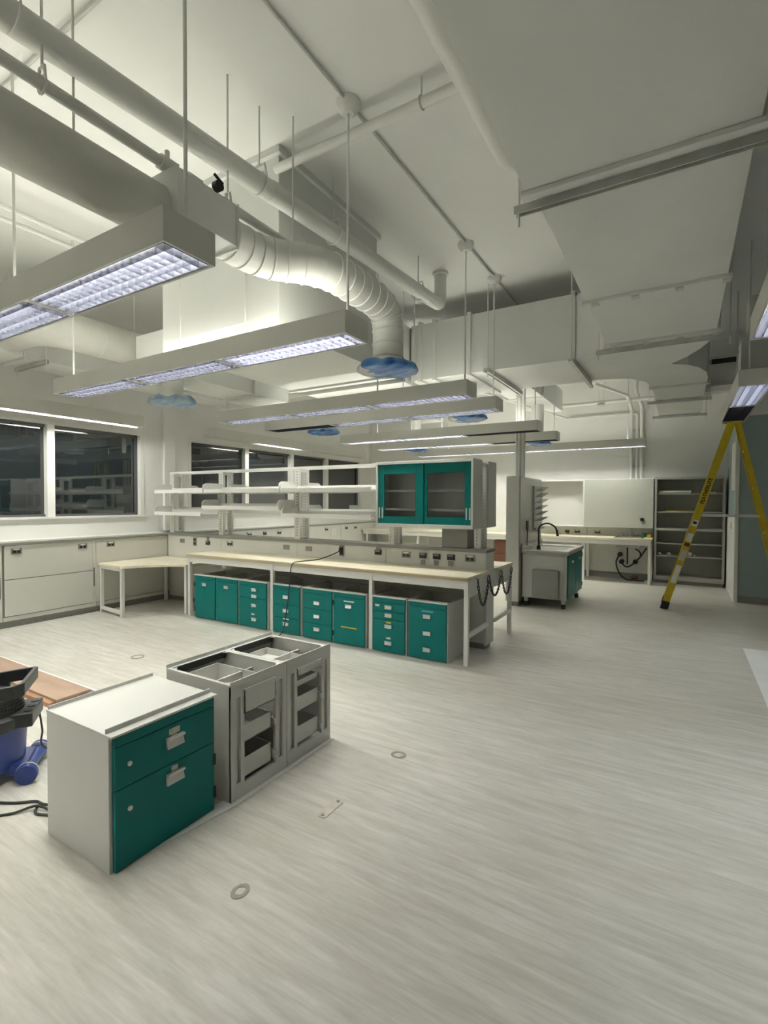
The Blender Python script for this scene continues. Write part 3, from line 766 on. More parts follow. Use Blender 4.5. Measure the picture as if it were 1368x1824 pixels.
# boards on the floor behind the vacuum cleaner
T = Thing('board_stack', 'brown sheet of board with a dark edge lying on the floor behind the vacuum cleaner', 'board', (-4.7, 1.95, 0))
T.part('board', MB().box(-5.6, -3.90, 1.80, 2.07, 0.0, 0.032), 'cardboard', bevel=0.003)
T.part('board', MB().box(-5.55, -3.88, 1.84, 2.085, 0.032, 0.05), 'board_face', bevel=0.002)
T.part('edge', MB().box(-5.55, -3.70, 2.085, 2.10, 0.0, 0.05), 'paper')

# flush outlet covers and patches in the floor
def floor_ring(p, r1, r2, label, sx=1.0, group=None):
    n = 24; vs = []; mb = MB()
    for (ra, rb, z0, z1) in ((r2, r1, 0.0, 0.003),):
        ring = []
        for k in range(n):
            a = 2 * PI * k / n; c, s = math.cos(a), math.sin(a)
            ring.append(((p[0] + c * ra * sx, p[1] + s * ra), (p[0] + c * rb * sx, p[1] + s * rb)))
        for k in range(n):
            (i0, o0), (i1, o1) = ring[k], ring[(k + 1) % n]
            mb._add([(*i0, z1), (*o0, z1), (*o1, z1), (*i1, z1), (*i0, z0), (*o0, z0), (*o1, z0), (*i1, z0)], [(0, 1, 2, 3), (1, 5, 6, 2), (0, 3, 7, 4)])
    T = Thing('floor_outlet', label, 'floor outlet', (p[0], p[1], 0), group)
    T.part('ring', mb, 'plate')
    T.part('cap', MB().lathe([(r2 * 0.98 * min(1, sx), 0.0), (r2 * 0.95 * min(1, sx), 0.002)], (p[0], p[1], 0), 20), 'plate_light')
floor_ring((-4.464, 2.841), 0.062, 0.045, 'round floor outlet cover in the open floor before the corner desk')
floor_ring((-1.434, 1.325), 0.040, 0.022, 'small oval floor outlet cover in front of the teal-fronted cabinet', 0.8)
floor_ring((-1.417, 2.537), 0.040, 0.024, 'small worn floor outlet cover out from the end of the stripped frames', 1.2)
mb = MB().prism([(-1.475, 1.85), (-1.462, 1.838), (-1.438, 1.838), (-1.425, 1.85), (-1.425, 1.985), (-1.438, 1.997), (-1.462, 1.997), (-1.475, 1.985)], 0, 0.004)
T = Thing('floor_plate', 'pale oblong screwed plate on the floor before the three-drawer stripped frame', 'floor plate', (-1.45, 1.92, 0))
T.part('plate', mb, 'plate_light')
for y in (1.855, 1.98): T.part('screw', MB().cyl((-1.45, y, 0.003), (-1.45, y, 0.007), 0.009, 10), 'rail_grey')

# ------------------------------------------------------------------ pendant lights
ML = 1.12                                          # module length
def louvre_mesh(length, wd, h=0.042):
    mb = MB(); n = max(4, round(length / 0.056))
    for i in range(n + 1):
        x = i * length / n
        mb.quad((x, -wd / 2, 0), (x, wd / 2, 0), (x, wd / 2, h), (x, -wd / 2, h))
    for j in range(6):
        y = -wd / 2 + wd * j / 5
        mb.quad((0, y, 0), (length, y, 0), (length, y, h), (0, y, h))
    me = mb.mesh('louvre'); me.materials.append(MATS['blade']); return me
def tube_mesh(length, r=0.013, n=6):
    mb = MB().tube([(0.03, 0, 0), (length - 0.03, 0, 0)], r, n)
    return mb.mesh('lamp')
LOUV = louvre_mesh(ML - 0.05, 0.212)
LOUV_LOW = louvre_mesh(ML - 0.05, 0.212, 0.015)
LAMPS = {}
def lamp_me(kind):
    if kind not in LAMPS:
        me = tube_mesh(ML - 0.05); me.materials.append(MATS[kind]); LAMPS[kind] = me
    return LAMPS[kind]
def pendant(label, mods, base, rotz=0, group=None, up=None, rods=(), wd=0.25, h=0.138, canopies=(), louv=None):
    """local: x from -L (module 0 at x=0 end) to 0, y centre, z=0 bottom. mods: lamp kind per module from the x=0 end"""
    n = len(mods); L = n * ML
    T = Thing('pendant_light', label, 'light', base, group, local=True, rotz=rotz)
    t = 0.012
    b = MB().box(-L, 0, -wd / 2, -wd / 2 + t, 0, h).box(-L, 0, wd / 2 - t, wd / 2, 0, h)
    b.box(-L, -L + t, -wd / 2 + t, wd / 2 - t, 0, h).box(-t, 0, -wd / 2 + t, wd / 2 - t, 0, h)
    b.box(-L + t, -t, -wd / 2 + t, wd / 2 - t, 0.085, 0.095)
    T.part('housing', b, 'enamel', bevel=0.0015)
    for i in range(1, n):
        T.part('divider', MB().box(-i * ML - 0.008, -i * ML + 0.008, -wd / 2 + t, wd / 2 - t, 0.0, 0.04), 'frame_white')
    for i, k in enumerate(mods):
        o = link('louvre', louv or LOUV, None, T.o, (-(i + 1) * ML + 0.025, 0, 0.004))
        for y in (-0.05, 0.05):
            link('lamp', lamp_me(k), None, T.o, (-(i + 1) * ML + 0.025, y, 0.071 if louv is None else 0.045))
        if up:
            u = up[i]
            for y in (-0.045, 0.045): link('uplight_lamp', lamp_me(u), None, T.o, (-(i + 1) * ML + 0.025, y, 0.118))
    for x in rods:
        T.part('rod', MB().cyl((x, 0, h - 0.05), (x, 0, ZC - base[2] + 0.01), 0.008, 8), 'pipe_paint', smooth=True)
        T.part('rod_bridge', MB().box(x - 0.015, x + 0.015, -wd / 2 + t, wd / 2 - t, h - 0.012, h - 0.002), 'enamel')
    for x in canopies:
        T.part('canopy', MB().lathe([(0.035, -0.075), (0.055, -0.06), (0.075, -0.03), (0.078, 0.0)], (x, 0, ZC - base[2] + 0.002), 20), 'pipe_paint', smooth=True)
    return T
ON, OFF, BR, CO, UP = 'lamp_on', 'lamp_off', 'lamp_bright', 'lamp_cool', 'lamp_up'
XE = -1.72
G = 'white pendant lights hung in rows'
RD = (-0.07, -ML * 1.5, -ML * 3 + 0.12)
UPS = [UP] * 3
UPD = ['lamp_up_dim'] * 3
pendant('white pendant light ending the row, at the side opposite the far wall', [BR, BR, CO], (XE, -0.55, 2.5), group=G, up=UPS, rods=RD, canopies=(-0.07,))
pendant('white pendant light over the row of loose cabinets, lit blue-white louvre', [CO, CO, ON], (XE, 1.335, 2.5), group=G, up=[OFF, 'lamp_up_dim', UP], rods=(-0.03, -1.5, -2.9), canopies=(-0.03,))
pendant('white pendant light with its end louvre glaring, below the curved flexible duct', [BR, CO, CO], (XE, 2.535, 2.5), group=G, up=['lamp_up_mid'] * 3, rods=RD, canopies=(-0.07,))
pendant('white pendant light hung in front of the hanging cabinet, under the big cross duct', [CO, CO, CO], (XE, 4.47, 2.5), group=G, up=[OFF] * 3, rods=(-0.07, -1.05, -3.34), canopies=(-0.07,))
pendant('white pendant light with a dark end module, over the far side of the bench shelving', [CO, CO, OFF], (XE, 5.30, 2.5), group=G, up=UPD, rods=(-0.07, -1.05, -3.34), canopies=(-0.07,))
pendant('white pendant light with an unlit end module, near the pipes of the sink tower', [OFF, ON, ON], (XE, 7.10, 2.5), group=G, up=UPD, louv=LOUV_LOW, rods=(-0.07, -1.5, -2.68))
pendant('white pendant light with an unlit end, between the sink tower and far wall light', [OFF, ON, ON], (XE, 8.30, 2.5), group=G, up=UPD, louv=LOUV_LOW, rods=(-0.07, -1.5, -2.68))
pendant('extra long white pendant light hung parallel to the far wall', [ON, ON, ON, ON], (-0.56, 9.98, 2.5), group=G, up=['lamp_up_dim'] * 4, rods=(-0.3, -2.3, -3.8), louv=LOUV_LOW)
pendant('short pendant light above the ladder with one lit and one dark module', [OFF, 'lamp_dim'], (0.525, 7.47, 2.5), rotz=PI / 2, rods=(-0.4, -1.7))
pendant('pendant light in the aisle beside the broad ceiling duct', ['lamp_dim', 'lamp_dim'], (0.47, 3.80, 2.5), rotz=PI / 2, rods=(-0.3, -1.9))

def wall_light(label, y0, y1, lit):
    T = Thing('wall_light', label, 'light', (-6.42, (y0 + y1) / 2, 2.5))
    T.part('housing', MB().box(-6.50, -6.345, y0, y1, 2.53, 2.66).box(-6.36, -6.345, y0, y1, 2.505, 2.53).box(-6.50, -6.485, y0, y1, 2.505, 2.53), 'enamel', bevel=0.002)
    n = round((y1 - y0) / 1.1); s = (y1 - y0) / n
    for i in range(n):
        T.part('lamp', MB().box(-6.44, -6.40, y0 + i * s + 0.05, y0 + (i + 1) * s - 0.05, 2.52, 2.53), CO if lit[i % len(lit)] else OFF)
    for y in (y0 + 0.3, y1 - 0.3):
        T.part('bracket', MB().box(XL - 0.01, -6.49, y - 0.02, y + 0.02, 2.60, 2.63), 'enamel')
wall_light('long wall-side light strip over the paired window beside the corner desk', -0.2, 4.15, [1])
wall_light('long wall-side light strip over the four-pane window behind the shelving', 5.35, 9.75, [0, 1, 0, 0])

# ------------------------------------------------------------------ ductwork
def rect_duct(T, x0, x1, y0, y1, z0, z1, flanges=(), axis='y', name='duct_section', fl=0.025, mat_='duct_paint'):
    d = T.part(name, MB().box(x0, x1, y0, y1, z0, z1), mat_, bevel=0.004)
    for p in flanges:
        mb = MB()
        a, b2 = p - 0.022, p + 0.022
        if axis == 'y':
            mb.box(x0 - fl, x1 + fl, a, b2, z0 - fl, z0).box(x0 - fl, x1 + fl, a, b2, z1, z1 + fl).box(x0 - fl, x0, a, b2, z0, z1).box(x1, x1 + fl, a, b2, z0, z1)
        else:
            mb.box(a, b2, y0 - fl, y1 + fl, z0 - fl, z0).box(a, b2, y0 - fl, y1 + fl, z1, z1 + fl).box(a, b2, y0 - fl, y0, z0, z1).box(a, b2, y1, y1 + fl, z0, z1)
        T.part('flange', mb, mat_, bevel=0.003)
    return d
def strut(T, x0, x1, y, z, rods=True):
    mb = MB().box(x0, x1, y - 0.02, y - 0.014, z - 0.04, z).box(x0, x1, y + 0.014, y + 0.02, z - 0.04, z).box(x0, x1, y - 0.014, y + 0.014, z - 0.006, z)
    T.part('strut', mb, 'galv')
    if rods:
        for x in (x0 + 0.02, x1 - 0.02):
            T.part('hanger_rod', MB().cyl((x, y, z - 0.10), (x, y, ZC + 0.01), 0.006, 6), 'pipe_paint')

T = Thing('supply_duct', 'broad white rectangular duct running the length of the aisle ceiling', 'duct', (-0.2, 3.5, 3.0))
MAIN = T
DZ = 3.0
rect_duct(T, -0.655, 0.243, -3.4, 2.42, DZ - 0.03, 3.66, (2.40,))
rect_duct(T, -0.64, 0.24, 2.42, 3.98, DZ, 3.66, (3.98,))
rect_duct(T, -0.64, 0.24, 3.98, 5.20, DZ, 3.66, (5.17,))
strut(T, -0.74, 0.36, 2.50, DZ - 0.025)
strut(T, -0.74, 0.36, 5.25, DZ - 0.02)
for y in (2.44, 4.0, 5.2):
    for k in range(4):
        x = -0.60 + k * 0.27
        T.part('clip', MB().box(x, x + 0.05, y - 0.03, y + 0.03, DZ - 0.032, DZ - 0.02), 'galv')
arc1 = [(0.24, 5.20), (0.235, 5.32), (0.20, 5.52), (0.13, 5.75), (0.03, 5.98), (-0.12, 6.22)]
arc2 = [(-0.12, 6.22), (0.04, 6.35), (0.15, 6.55), (0.22, 6.80), (0.245, 7.10), (0.245, 7.35)]
T.part('wye_section', MB().prism([(-0.64, 5.20)] + arc1[0:1] + arc1[1:] + arc2[1:] + [(-0.36, 7.35), (-0.40, 7.0), (-0.55, 6.72), (-0.75, 6.60), (-0.99, 6.58), (-0.99, 5.50), (-0.72, 5.36)], DZ, 3.66), 'duct_paint')
rect_duct(T, -0.36, 0.245, 7.35, 9.85, DZ, 3.45, (7.38,))
strut(T, -0.46, 0.34, 9.82, DZ - 0.005)
strut(T, -0.46, 0.34, 8.35, DZ - 0.005)
rect_duct(T, -2.92, -1.0, 5.50, 6.60, DZ, 3.68, (-2.60, -2.15, -1.0, -2.79), 'x')
# unistrut trapeze under the cross duct (runs front to back)
mb = MB().box(-1.93, -1.91, 5.36, 6.75, DZ - 0.05, DZ - 0.003).box(-1.89, -1.87, 5.36, 6.75, DZ - 0.05, DZ - 0.003).box(-1.91, -1.89, 5.36, 6.75, DZ - 0.015, DZ - 0.003)
T.part('strut', mb, 'galv')
for y in (5.42, 6.70): T.part('hanger_rod', MB().cyl((-1.90, y, DZ - 0.09), (-1.90, y, ZC + 0.01), 0.007, 6), 'pipe_paint')
for y in (5.40, 6.70): T.part('hanger_rod', MB().cyl((-1.0, y, DZ - 0.06), (-1.0, y, ZC + 0.01), 0.006, 6), 'pipe_paint')
mb = MB().box(-1.02, -0.98, 5.36, 6.75, DZ - 0.055, DZ - 0.024)
T.part('strut', mb, 'galv')

T = Thing('plenum_box', 'large white boxed plenum dropping from the ceiling behind the flexible duct', 'duct', (-3.0, 3.2, 2.72))
T.part('casing', MB().box(-3.72, -2.43, 2.61, 3.90, 2.72, ZC), 'duct_paint', bevel=0.004)
T.part('collar', MB().box(-3.75, -2.40, 2.58, 3.93, ZC - 0.05, ZC), 'duct_paint', bevel=0.004)
T.part('access_door', MB().box(-3.55, -2.75, 2.598, 2.612, 2.80, 3.30), 'duct_paint', bevel=0.003)
T = Thing('flat_duct', 'wide flat-bottomed duct above the bench light, feeding the cross duct', 'duct', (-3.6, 4.7, 2.96))
rect_duct(T, -4.48, -2.95, 3.92, 6.20, 2.97, 3.68, (5.05,))
strut(T, -4.65, -2.80, 5.12, 2.945)
T = Thing('side_duct', 'shallow dark-sided duct beside the flat-bottomed duct', 'duct', (-4.8, 4.3, 2.8))
rect_duct(T, -5.02, -4.485, 3.20, 5.0, 2.80, 3.25, (4.4,))
for y in (3.7, 4.8): T.part('hanger_rod', MB().cyl((-4.75, y, 3.2), (-4.75, y, ZC + 0.01), 0.006, 6), 'pipe_paint')
T = Thing('window_duct', 'white rectangular duct running above the window wall lights', 'duct', (-6.2, 2.5, 3.0))
rect_duct(T, -6.42, -5.93, -2.0, 5.62, 3.0, 3.28, (2.55, 4.6))
for y in (0.5, 2.5, 4.5): T.part('hanger_rod', MB().cyl((-6.15, y, 3.25), (-6.15, y, ZC + 0.01), 0.006, 6), 'pipe_paint')
strut(T, -6.5, -5.8, 2.70, 2.995)
T = Thing('round_duct', 'pale round duct beside the rectangular window duct', 'duct', (-5.3, 4.0, 3.05))
T.part('pipe', MB().tube(fillet([(-6.05, 2.42, 3.22), (-5.36, 2.42, 3.22), (-5.36, 5.4, 3.22)], 0.34, 8), 0.185, 24), 'lagging', smooth=True)
for y in (3.0, 3.6, 4.4): T.part('band', MB().tube([(-5.36, y - 0.012, 3.22), (-5.36, y + 0.012, 3.22)], 0.19, 24), 'lagging', smooth=True)
for y in (3.4, 4.9): T.part('hanger_rod', MB().cyl((-5.36, y, 3.38), (-5.36, y, ZC + 0.01), 0.006, 6), 'pipe_paint')

# lagged supply pipe, valve box and flexible duct that drops to a diffuser
T = Thing('flexible_duct', 'lagged round duct with valve box and ribbed curved section above the pendants', 'duct', (-2.3, 1.5, 2.8))
T.part('lagged_pipe', MB().tube([(-2.33, -2.5, 2.975), (-2.33, 1.62, 2.975)], 0.135, 28), 'lagging', smooth=True)
T.part('valve_box', MB().box(-2.50, -2.155, 1.60, 1.985, 2.925, 3.148), 'duct_paint', bevel=0.003)
for y in (1.60, 1.985): T.part('box_end', MB().box(-2.50, -2.15, y - 0.005, y + 0.005, 2.91, 3.16), 'duct_paint')
pth = fillet([(-2.30, 1.985, 3.03), (-2.30, 2.30, 3.03), (-2.035, 2.62, 3.045), (-2.035, 3.44, 3.045), (-2.035, 3.44, 2.60)], 0.34, 12)
T.part('flex_section', MB().tube(pth, 0.122, 28), 'pipe_paint', smooth=True)
nxt = 0.05; acc = 0.0
for a, b2 in zip(pth[:-1], pth[1:]):
    d = b2 - a; L = d.length; dn = d.normalized()
    while nxt < acc + L and nxt < 2.05:
        p = a + dn * (nxt - acc); nxt += 0.105
        T.part('rib', MB().tube([p - dn * 0.007, p - dn * 0.003, p + dn * 0.003, p + dn * 0.007], [0.1225, 0.1285, 0.1285, 0.1225], 28), 'pipe_paint', smooth=True)
    acc += L
for y in (-0.5, 1.2): T.part('hanger_rod', MB().cyl((-2.33, y, 3.1), (-2.33, y, ZC + 0.01), 0.006, 6), 'pipe_paint')
T.part('hanger_rod', MB().cyl((-2.16, 2.45, 3.16), (-2.16, 2.45, ZC + 0.01), 0.006, 6), 'pipe_paint')

def diffuser(label, x, y, z=2.55, r=0.24, neck=0.5, film='film', clear=True, side=False, mat2='film_clear', droop=0.0):
    T = Thing('air_diffuser', label, 'diffuser', (x, y, z), 'diffusers wrapped in blue film', local=True)
    T.part('cone', MB().lathe([(r * 0.96, 0.012), (r * 0.9, 0.03), (0.13, 0.075), (0.115, 0.10)], (0, 0, 0), 28), 'duct_paint', smooth=True)
    if neck: T.part('neck', MB().lathe([(0.11, 0.09), (0.11, neck)], (0, 0, 0), 24), 'pipe_paint', smooth=True)
    mb = MB(); n = 40; prof = []
    rings = 9; vs = []; fs = []
    for i in range(rings):
        t = i / (rings - 1)
        if t < 0.55: rr = r * 1.02 * (t / 0.55); zz = -0.012 - 0.018 * math.cos(t / 0.55 * PI / 2)
        else:
            q = (t - 0.55) / 0.45; rr = r * (1.02 + 0.04 * math.sin(q * PI) - 0.10 * q); zz = -0.012 + 0.055 * q
        for k in range(n):
            a = 2 * PI * k / n
            w = noise.noise(Vector((math.cos(a) * rr * 14 + x, math.sin(a) * rr * 14 + y, t * 3 + x)))
            w2 = noise.noise(Vector((math.cos(a) * (3 if not droop else 1.7) + y, math.sin(a) * (3 if not droop else 1.7), x + 5)))
            vs.append((rr * math.cos(a) * (1 + 0.04 * w2 * t), rr * math.sin(a) * (1 + 0.04 * w2 * t), zz + w * 0.013 * (0.3 + t) + droop * w2 * t))
    for i in range(rings - 1):
        for k in range(n): fs.append((i * n + k, i * n + (k + 1) % n, (i + 1) * n + (k + 1) % n, (i + 1) * n + k))
    mb._add(vs, fs)
    o = T.part('film', mb, film, smooth=False)
    o.data.polygons.foreach_set('use_smooth', [True] * len(o.data.polygons))
    if clear:
        o.data.materials.append(MATS[mat2])
        for p in o.data.polygons:
            c = p.center
            if c.x < -0.10 * (1 + 0.8 * noise.noise(Vector((c.x * 9, c.y * 9, x)))) and c.z > -0.026 + 0.02 * noise.noise(c * 12): p.material_index = 1
    return T
diffuser('round diffuser wrapped in deep blue film at the end of the flexible duct', -2.035, 3.44, neck=None)
diffuser('pale blue crumpled film sagging from a diffuser near the corner of the window wall', -4.70, 3.41, film='film_pale', neck=0.29, droop=0.05)
diffuser('blue wrapped diffuser below the cross duct behind the hanging cabinet light', -2.34, 5.95, neck=0.47)
diffuser('blue wrapped diffuser over the window side of the bench shelving', -4.72, 6.05, neck=0.72, clear=False)
diffuser('blue wrapped diffuser near the far wall on the window side', -4.72, 9.12, neck=0.75)
diffuser('blue wrapped diffuser near the far wall behind the sink tower pipes', -2.26, 9.13, neck=0.75)
T = Thing('rear_duct', 'pale rectangular duct running toward the far wall on the window side', 'duct', (-4.7, 7.8, 3.2))
rect_duct(T, -5.05, -4.5, 5.75, 10.0, 3.25, 3.65, (8.0,))
for y in (6.8, 9.6): T.part('hanger_rod', MB().cyl((-4.7, y, 3.6), (-4.7, y, ZC + 0.01), 0.006, 6), 'pipe_paint')
T = Thing('rear_duct', 'pale rectangular duct running toward the far wall above the sink tower', 'duct', (-2.3, 8.0, 3.2))
rect_duct(T, -2.55, -2.0, 6.64, 10.0, 3.25, 3.65, (8.4,))
for y in (7.2, 9.6): T.part('hanger_rod', MB().cyl((-2.28, y, 3.6), (-2.28, y, ZC + 0.01), 0.006, 6), 'pipe_paint')

# ------------------------------------------------------------------ pipes under the ceiling
def hanger(T, x, y, z, r):
    T.part('hanger_rod', MB().cyl((x, y, z + r + 0.04), (x, y, ZC + 0.01), 0.006, 6), 'pipe_paint')
    ring = [(x + math.cos(a) * (r + 0.006), y, z + math.sin(a) * (r + 0.006)) for a in [2 * PI * k / 20 for k in range(20)]]
    T.part('hanger_ring', MB().tube(ring, 0.006, 6, closed=True), 'pipe_paint', smooth=True)
    T.part('clevis', MB().tube([(x - r, y, z + r * 0.5), (x - r * 0.7, y, z + r + 0.045), (x + r * 0.7, y, z + r + 0.045), (x + r, y, z + r * 0.5)], 0.007, 6), 'pipe_paint')
T = Thing('drain_pipe', 'thick white pipe sloping under the ceiling to a vertical riser', 'pipe', (-2.28, 2.5, 3.4))
T.part('pipe', MB().tube(fillet([(-2.36, -2.6, 3.24), (-2.29, 2.1, 3.47), (-2.25, 4.90, 3.60), (-2.25, 4.90, ZC + 0.01)], 0.10, 8), 0.064, 24), 'pipe_paint', smooth=True)
T.part('coupling', MB().tube([(-2.285, 2.36, 3.482), (-2.283, 2.42, 3.486)], 0.067, 24), 'pipe_paint', smooth=True)
T.part('ceiling_collar', MB().cyl((-2.25, 4.90, ZC - 0.03), (-2.25, 4.90, ZC), 0.085, 24), 'pipe_paint', smooth=True)
for y, z in ((0.95, 3.415), (2.28, 3.478), (3.05, 3.515), (4.45, 3.578)): hanger(T, -2.285, y, z, 0.064)
T = Thing('water_pipe', 'slim white pipe with black valves running beside the lagged duct', 'pipe', (-2.27, 1.5, 3.2))
T.part('pipe', MB().tube([(-2.285, -2.6, 3.205), (-2.265, 2.75, 3.205)], 0.027, 16), 'pipe_paint', smooth=True)
for y in (1.62, 1.78): T.part('fitting', MB().tube([(-2.27, y - 0.04, 3.205), (-2.27, y + 0.04, 3.205)], 0.037, 16), 'pipe_paint', smooth=True)
v = T.part('valve', MB().cyl((-2.235, 1.90, 3.235), (-2.20, 1.90, 3.235), 0.028, 16), 'black', smooth=True)
T.part('valve_handle', MB().beam((-2.20, 1.86, 3.275), (-2.20, 1.92, 3.25), 0.012, 0.010), 'black', v)
T.part('valve', MB().cyl((-2.265, 1.62, 3.23), (-2.265, 1.62, 3.275), 0.012, 8), 'pipe_paint')
T.part('valve', MB().cyl((-2.265, 2.0, 3.23), (-2.265, 2.0, 3.262), 0.010, 8), 'pipe_paint')
for y in (1.05, 2.02): hanger(T, -2.275, y, 3.205, 0.027)
T = Thing('sprinkler_pipe', 'white sprinkler pipe crossing below the ceiling into the boxed plenum', 'pipe', (-1.6, 2.61, 3.77))
T.part('pipe', MB().tube([(-2.45, 2.60, 3.80), (-0.645, 2.60, 3.80)], 0.03, 16), 'pipe_paint', smooth=True)
T.part('drop', MB().cyl((-0.66, 2.60, 3.55), (-0.66, 2.60, 3.83), 0.03, 16), 'pipe_paint', smooth=True)
T.part('hanger_rod', MB().cyl((-1.32, 2.60, 3.82), (-1.32, 2.60, ZC + 0.01), 0.006, 6), 'pipe_paint')
T.part('hanger_ring', MB().tube([(-1.32, 2.60 + math.cos(a) * 0.034, 3.80 + math.sin(a) * 0.034) for a in [2 * PI * k / 16 for k in range(16)]], 0.005, 6, closed=True), 'galv', smooth=True)
T = Thing('duct_pipe', 'fat white pipe following the edge of the broad ceiling duct and ending blunt', 'pipe', (-0.9, 1.0, 3.5))
T.part('pipe', MB().tube(fillet([(-0.90, -3.0, 3.50), (-0.90, 2.93, 3.50), (-0.60, 2.93, 3.50)], 0.10, 8), 0.058, 20), 'pipe_paint', smooth=True)
for y in (0.2, 1.6): T.part('hanger_rod', MB().cyl((-0.90, y, 3.54), (-0.90, y, ZC + 0.01), 0.006, 6), 'pipe_paint')
T = Thing('conduit', 'thin grey conduit joining the pendant canopies along the ceiling', 'conduit', (-1.77, 3.0, ZC - 0.03))
T.part('tube', MB().tube([(-1.775, -2.0, ZC - 0.018), (-1.775, 5.30, ZC - 0.018), (-1.775, 6.6, ZC - 0.018)], 0.011, 8), 'galv', smooth=True)
T.part('tube', MB().tube([(-1.775, 1.39, ZC - 0.018), (-6.2, 1.39, ZC - 0.018)], 0.010, 8), 'galv', smooth=True)
# two more pipes high at the window side
T = Thing('window_pipe', 'pair of slim white pipes high above the window duct', 'pipe', (-5.0, 2.0, 3.7))
for x in (-4.55, -4.75): T.part('pipe', MB().tube([(x, -2.5, 3.78), (x, 3.4, 3.78)], 0.02, 10), 'pipe_paint', smooth=True)
for y in (1.0, 2.8): T.part('hanger_rod', MB().cyl((-4.65, y, 3.77), (-4.65, y, ZC + 0.01), 0.006, 6), 'pipe_paint')
for y in (1.0, 2.8): T.part('strut', MB().box(-4.80, -4.50, y - 0.015, y + 0.015, 3.745, 3.765), 'galv')

# ------------------------------------------------------------------ far side of the room
T = Thing('far_bench', 'long cream-topped bench along the far wall with a small sink at its end', 'lab bench', (-3.6, 10.45, 0))
T.part('worktop', MB().box(-6.74, -0.455, 10.14, 10.80, 0.80, 0.838), 'laminate', bevel=0.003)
T.part('apron', MB().box(-6.70, -0.49, 10.165, 10.19, 0.715, 0.80), 'frame_white')
for xx in (-6.6, -5.2, -3.6, -2.45, -1.62, -0.495):
    for yy in (10.19, 10.72):
        T.part('leg', MB().box(xx - 0.022, xx + 0.022, yy - 0.022, yy + 0.022, 0, 0.80), 'frame_white', bevel=0.003)
T.part('back_panel', MB().box(-6.74, -0.46, 10.80, YF, 0.12, 1.0), 'panel')
T.part('back_seam', MB().box(-1.655, -1.645, 10.796, 10.80, 0.84, 1.0), 'rail_grey')
T.part('kick_plate', MB().box(-6.74, -0.46, 10.83, YF, 0, 0.12), 'kick')
for xx, k in ((-2.038, 'black'), (-1.84, 'twin'), (-1.456, 'twin'), (-4.2, 'twin'), (-3.2, 'twin')): outlet(T, (xx, 10.80, 0.903), '-y', k)
outlet(T, (-2.03, 10.80, 0.857), '-y', 'small')
sk = T.part('sink', MB().box(-1.10, -0.60, 10.24, 10.70, 0.836, 0.842).box(-1.05, -0.65, 10.28, 10.66, 0.66, 0.837), 'steel', bevel=0.003)
T.part('basin', MB().box(-1.04, -0.66, 10.29, 10.65, 0.841, 0.8435), 'dull_steel', sk)
for xx in (-0.98, -0.72): T.part('tap', MB().cyl((xx, 10.72, 0.838), (xx, 10.72, 0.89), 0.014, 10).beam((xx - 0.04, 10.72, 0.895), (xx + 0.04, 10.72, 0.895), 0.014, 0.014), 'steel', sk)
T.part('spout', MB().tube(fillet([(-0.85, 10.74, 0.838), (-0.85, 10.74, 1.10), (-0.87, 10.58, 1.12)], 0.07, 6), 0.012, 10), 'steel', sk, smooth=True)
# drain plumbing below the sink
for pts in ([(-0.88, 10.5, 0.66), (-0.88, 10.5, 0.32)], [(-1.04, 10.74, 0.47), (-1.09, 10.66, 0.34), (-1.04, 10.6, 0.16), (-0.9, 10.58, 0.02), (-0.6, 10.55, 0.02)],
            [(-1.02, 10.7, 0.34), (-0.9, 10.66, 0.25), (-0.76, 10.7, 0.34)], [(-0.56, 10.6, 0.64), (-0.67, 10.62, 0.46), (-0.76, 10.68, 0.35)],
            [(-0.76, 10.72, 0.60), (-0.68, 10.66, 0.55), (-0.66, 10.62, 0.46)]):
    T.part('hose', MB().tube(smooth_path(pts, 6), 0.014, 8), 'rubber', smooth=True)
for p in ((-1.03, 10.74, 0.48), (-1.0, 10.74, 0.34), (-0.76, 10.74, 0.35)):
    T.part('pipe_valve', MB().cyl((p[0], p[1] + 0.06, p[2]), (p[0], p[1] - 0.05, p[2]), 0.045, 14), 'black', smooth=True)
T.part('trap', MB().tube(fillet([(-0.80, 10.6, 0.0), (-0.80, 10.6, 0.07), (-0.70, 10.6, 0.07)], 0.04, 5), 0.04, 12), 'red_brown', smooth=True)
# items on the far bench
single('paper_towel', MB().prism_y([(-1.02, 1.075), (-0.98, 1.10), (-0.90, 1.12), (-0.87, 1.16), (-0.845, 1.155), (-0.838, 1.10), (-0.85, 1.05), (-0.885, 1.055), (-0.93, 1.07)], 10.56, 10.64), 'paper', 'crumpled white paper towel draped over the small sink spout', 'paper towel')
T = Thing('green_cup', 'small green plastic cup beside the sink on the far bench', 'cup', (-0.607, 10.62, 0.842))
T.part('body', MB().lathe([(0.035, 0.0), (0.04, 0.03), (0.042, 0.075)], (-0.607, 10.62, 0.842), 16), 'green_plastic', smooth=True)
T.part('rim', MB().lathe([(0.045, 0.07), (0.045, 0.08)], (-0.607, 10.62, 0.842), 16), 'green_plastic', smooth=True)
T = Thing('yellow_cup', 'small yellow plastic pot beside the green cup on the far bench', 'cup', (-0.525, 10.62, 0.838))
T.part('body', MB().lathe([(0.036, 0.0), (0.04, 0.04), (0.03, 0.065)], (-0.525, 10.62, 0.838), 16), 'yellow_plastic', smooth=True)
T.part('cap', MB().lathe([(0.022, 0.06), (0.022, 0.085)], (-0.525, 10.62, 0.838), 12), 'red_brown', smooth=True)
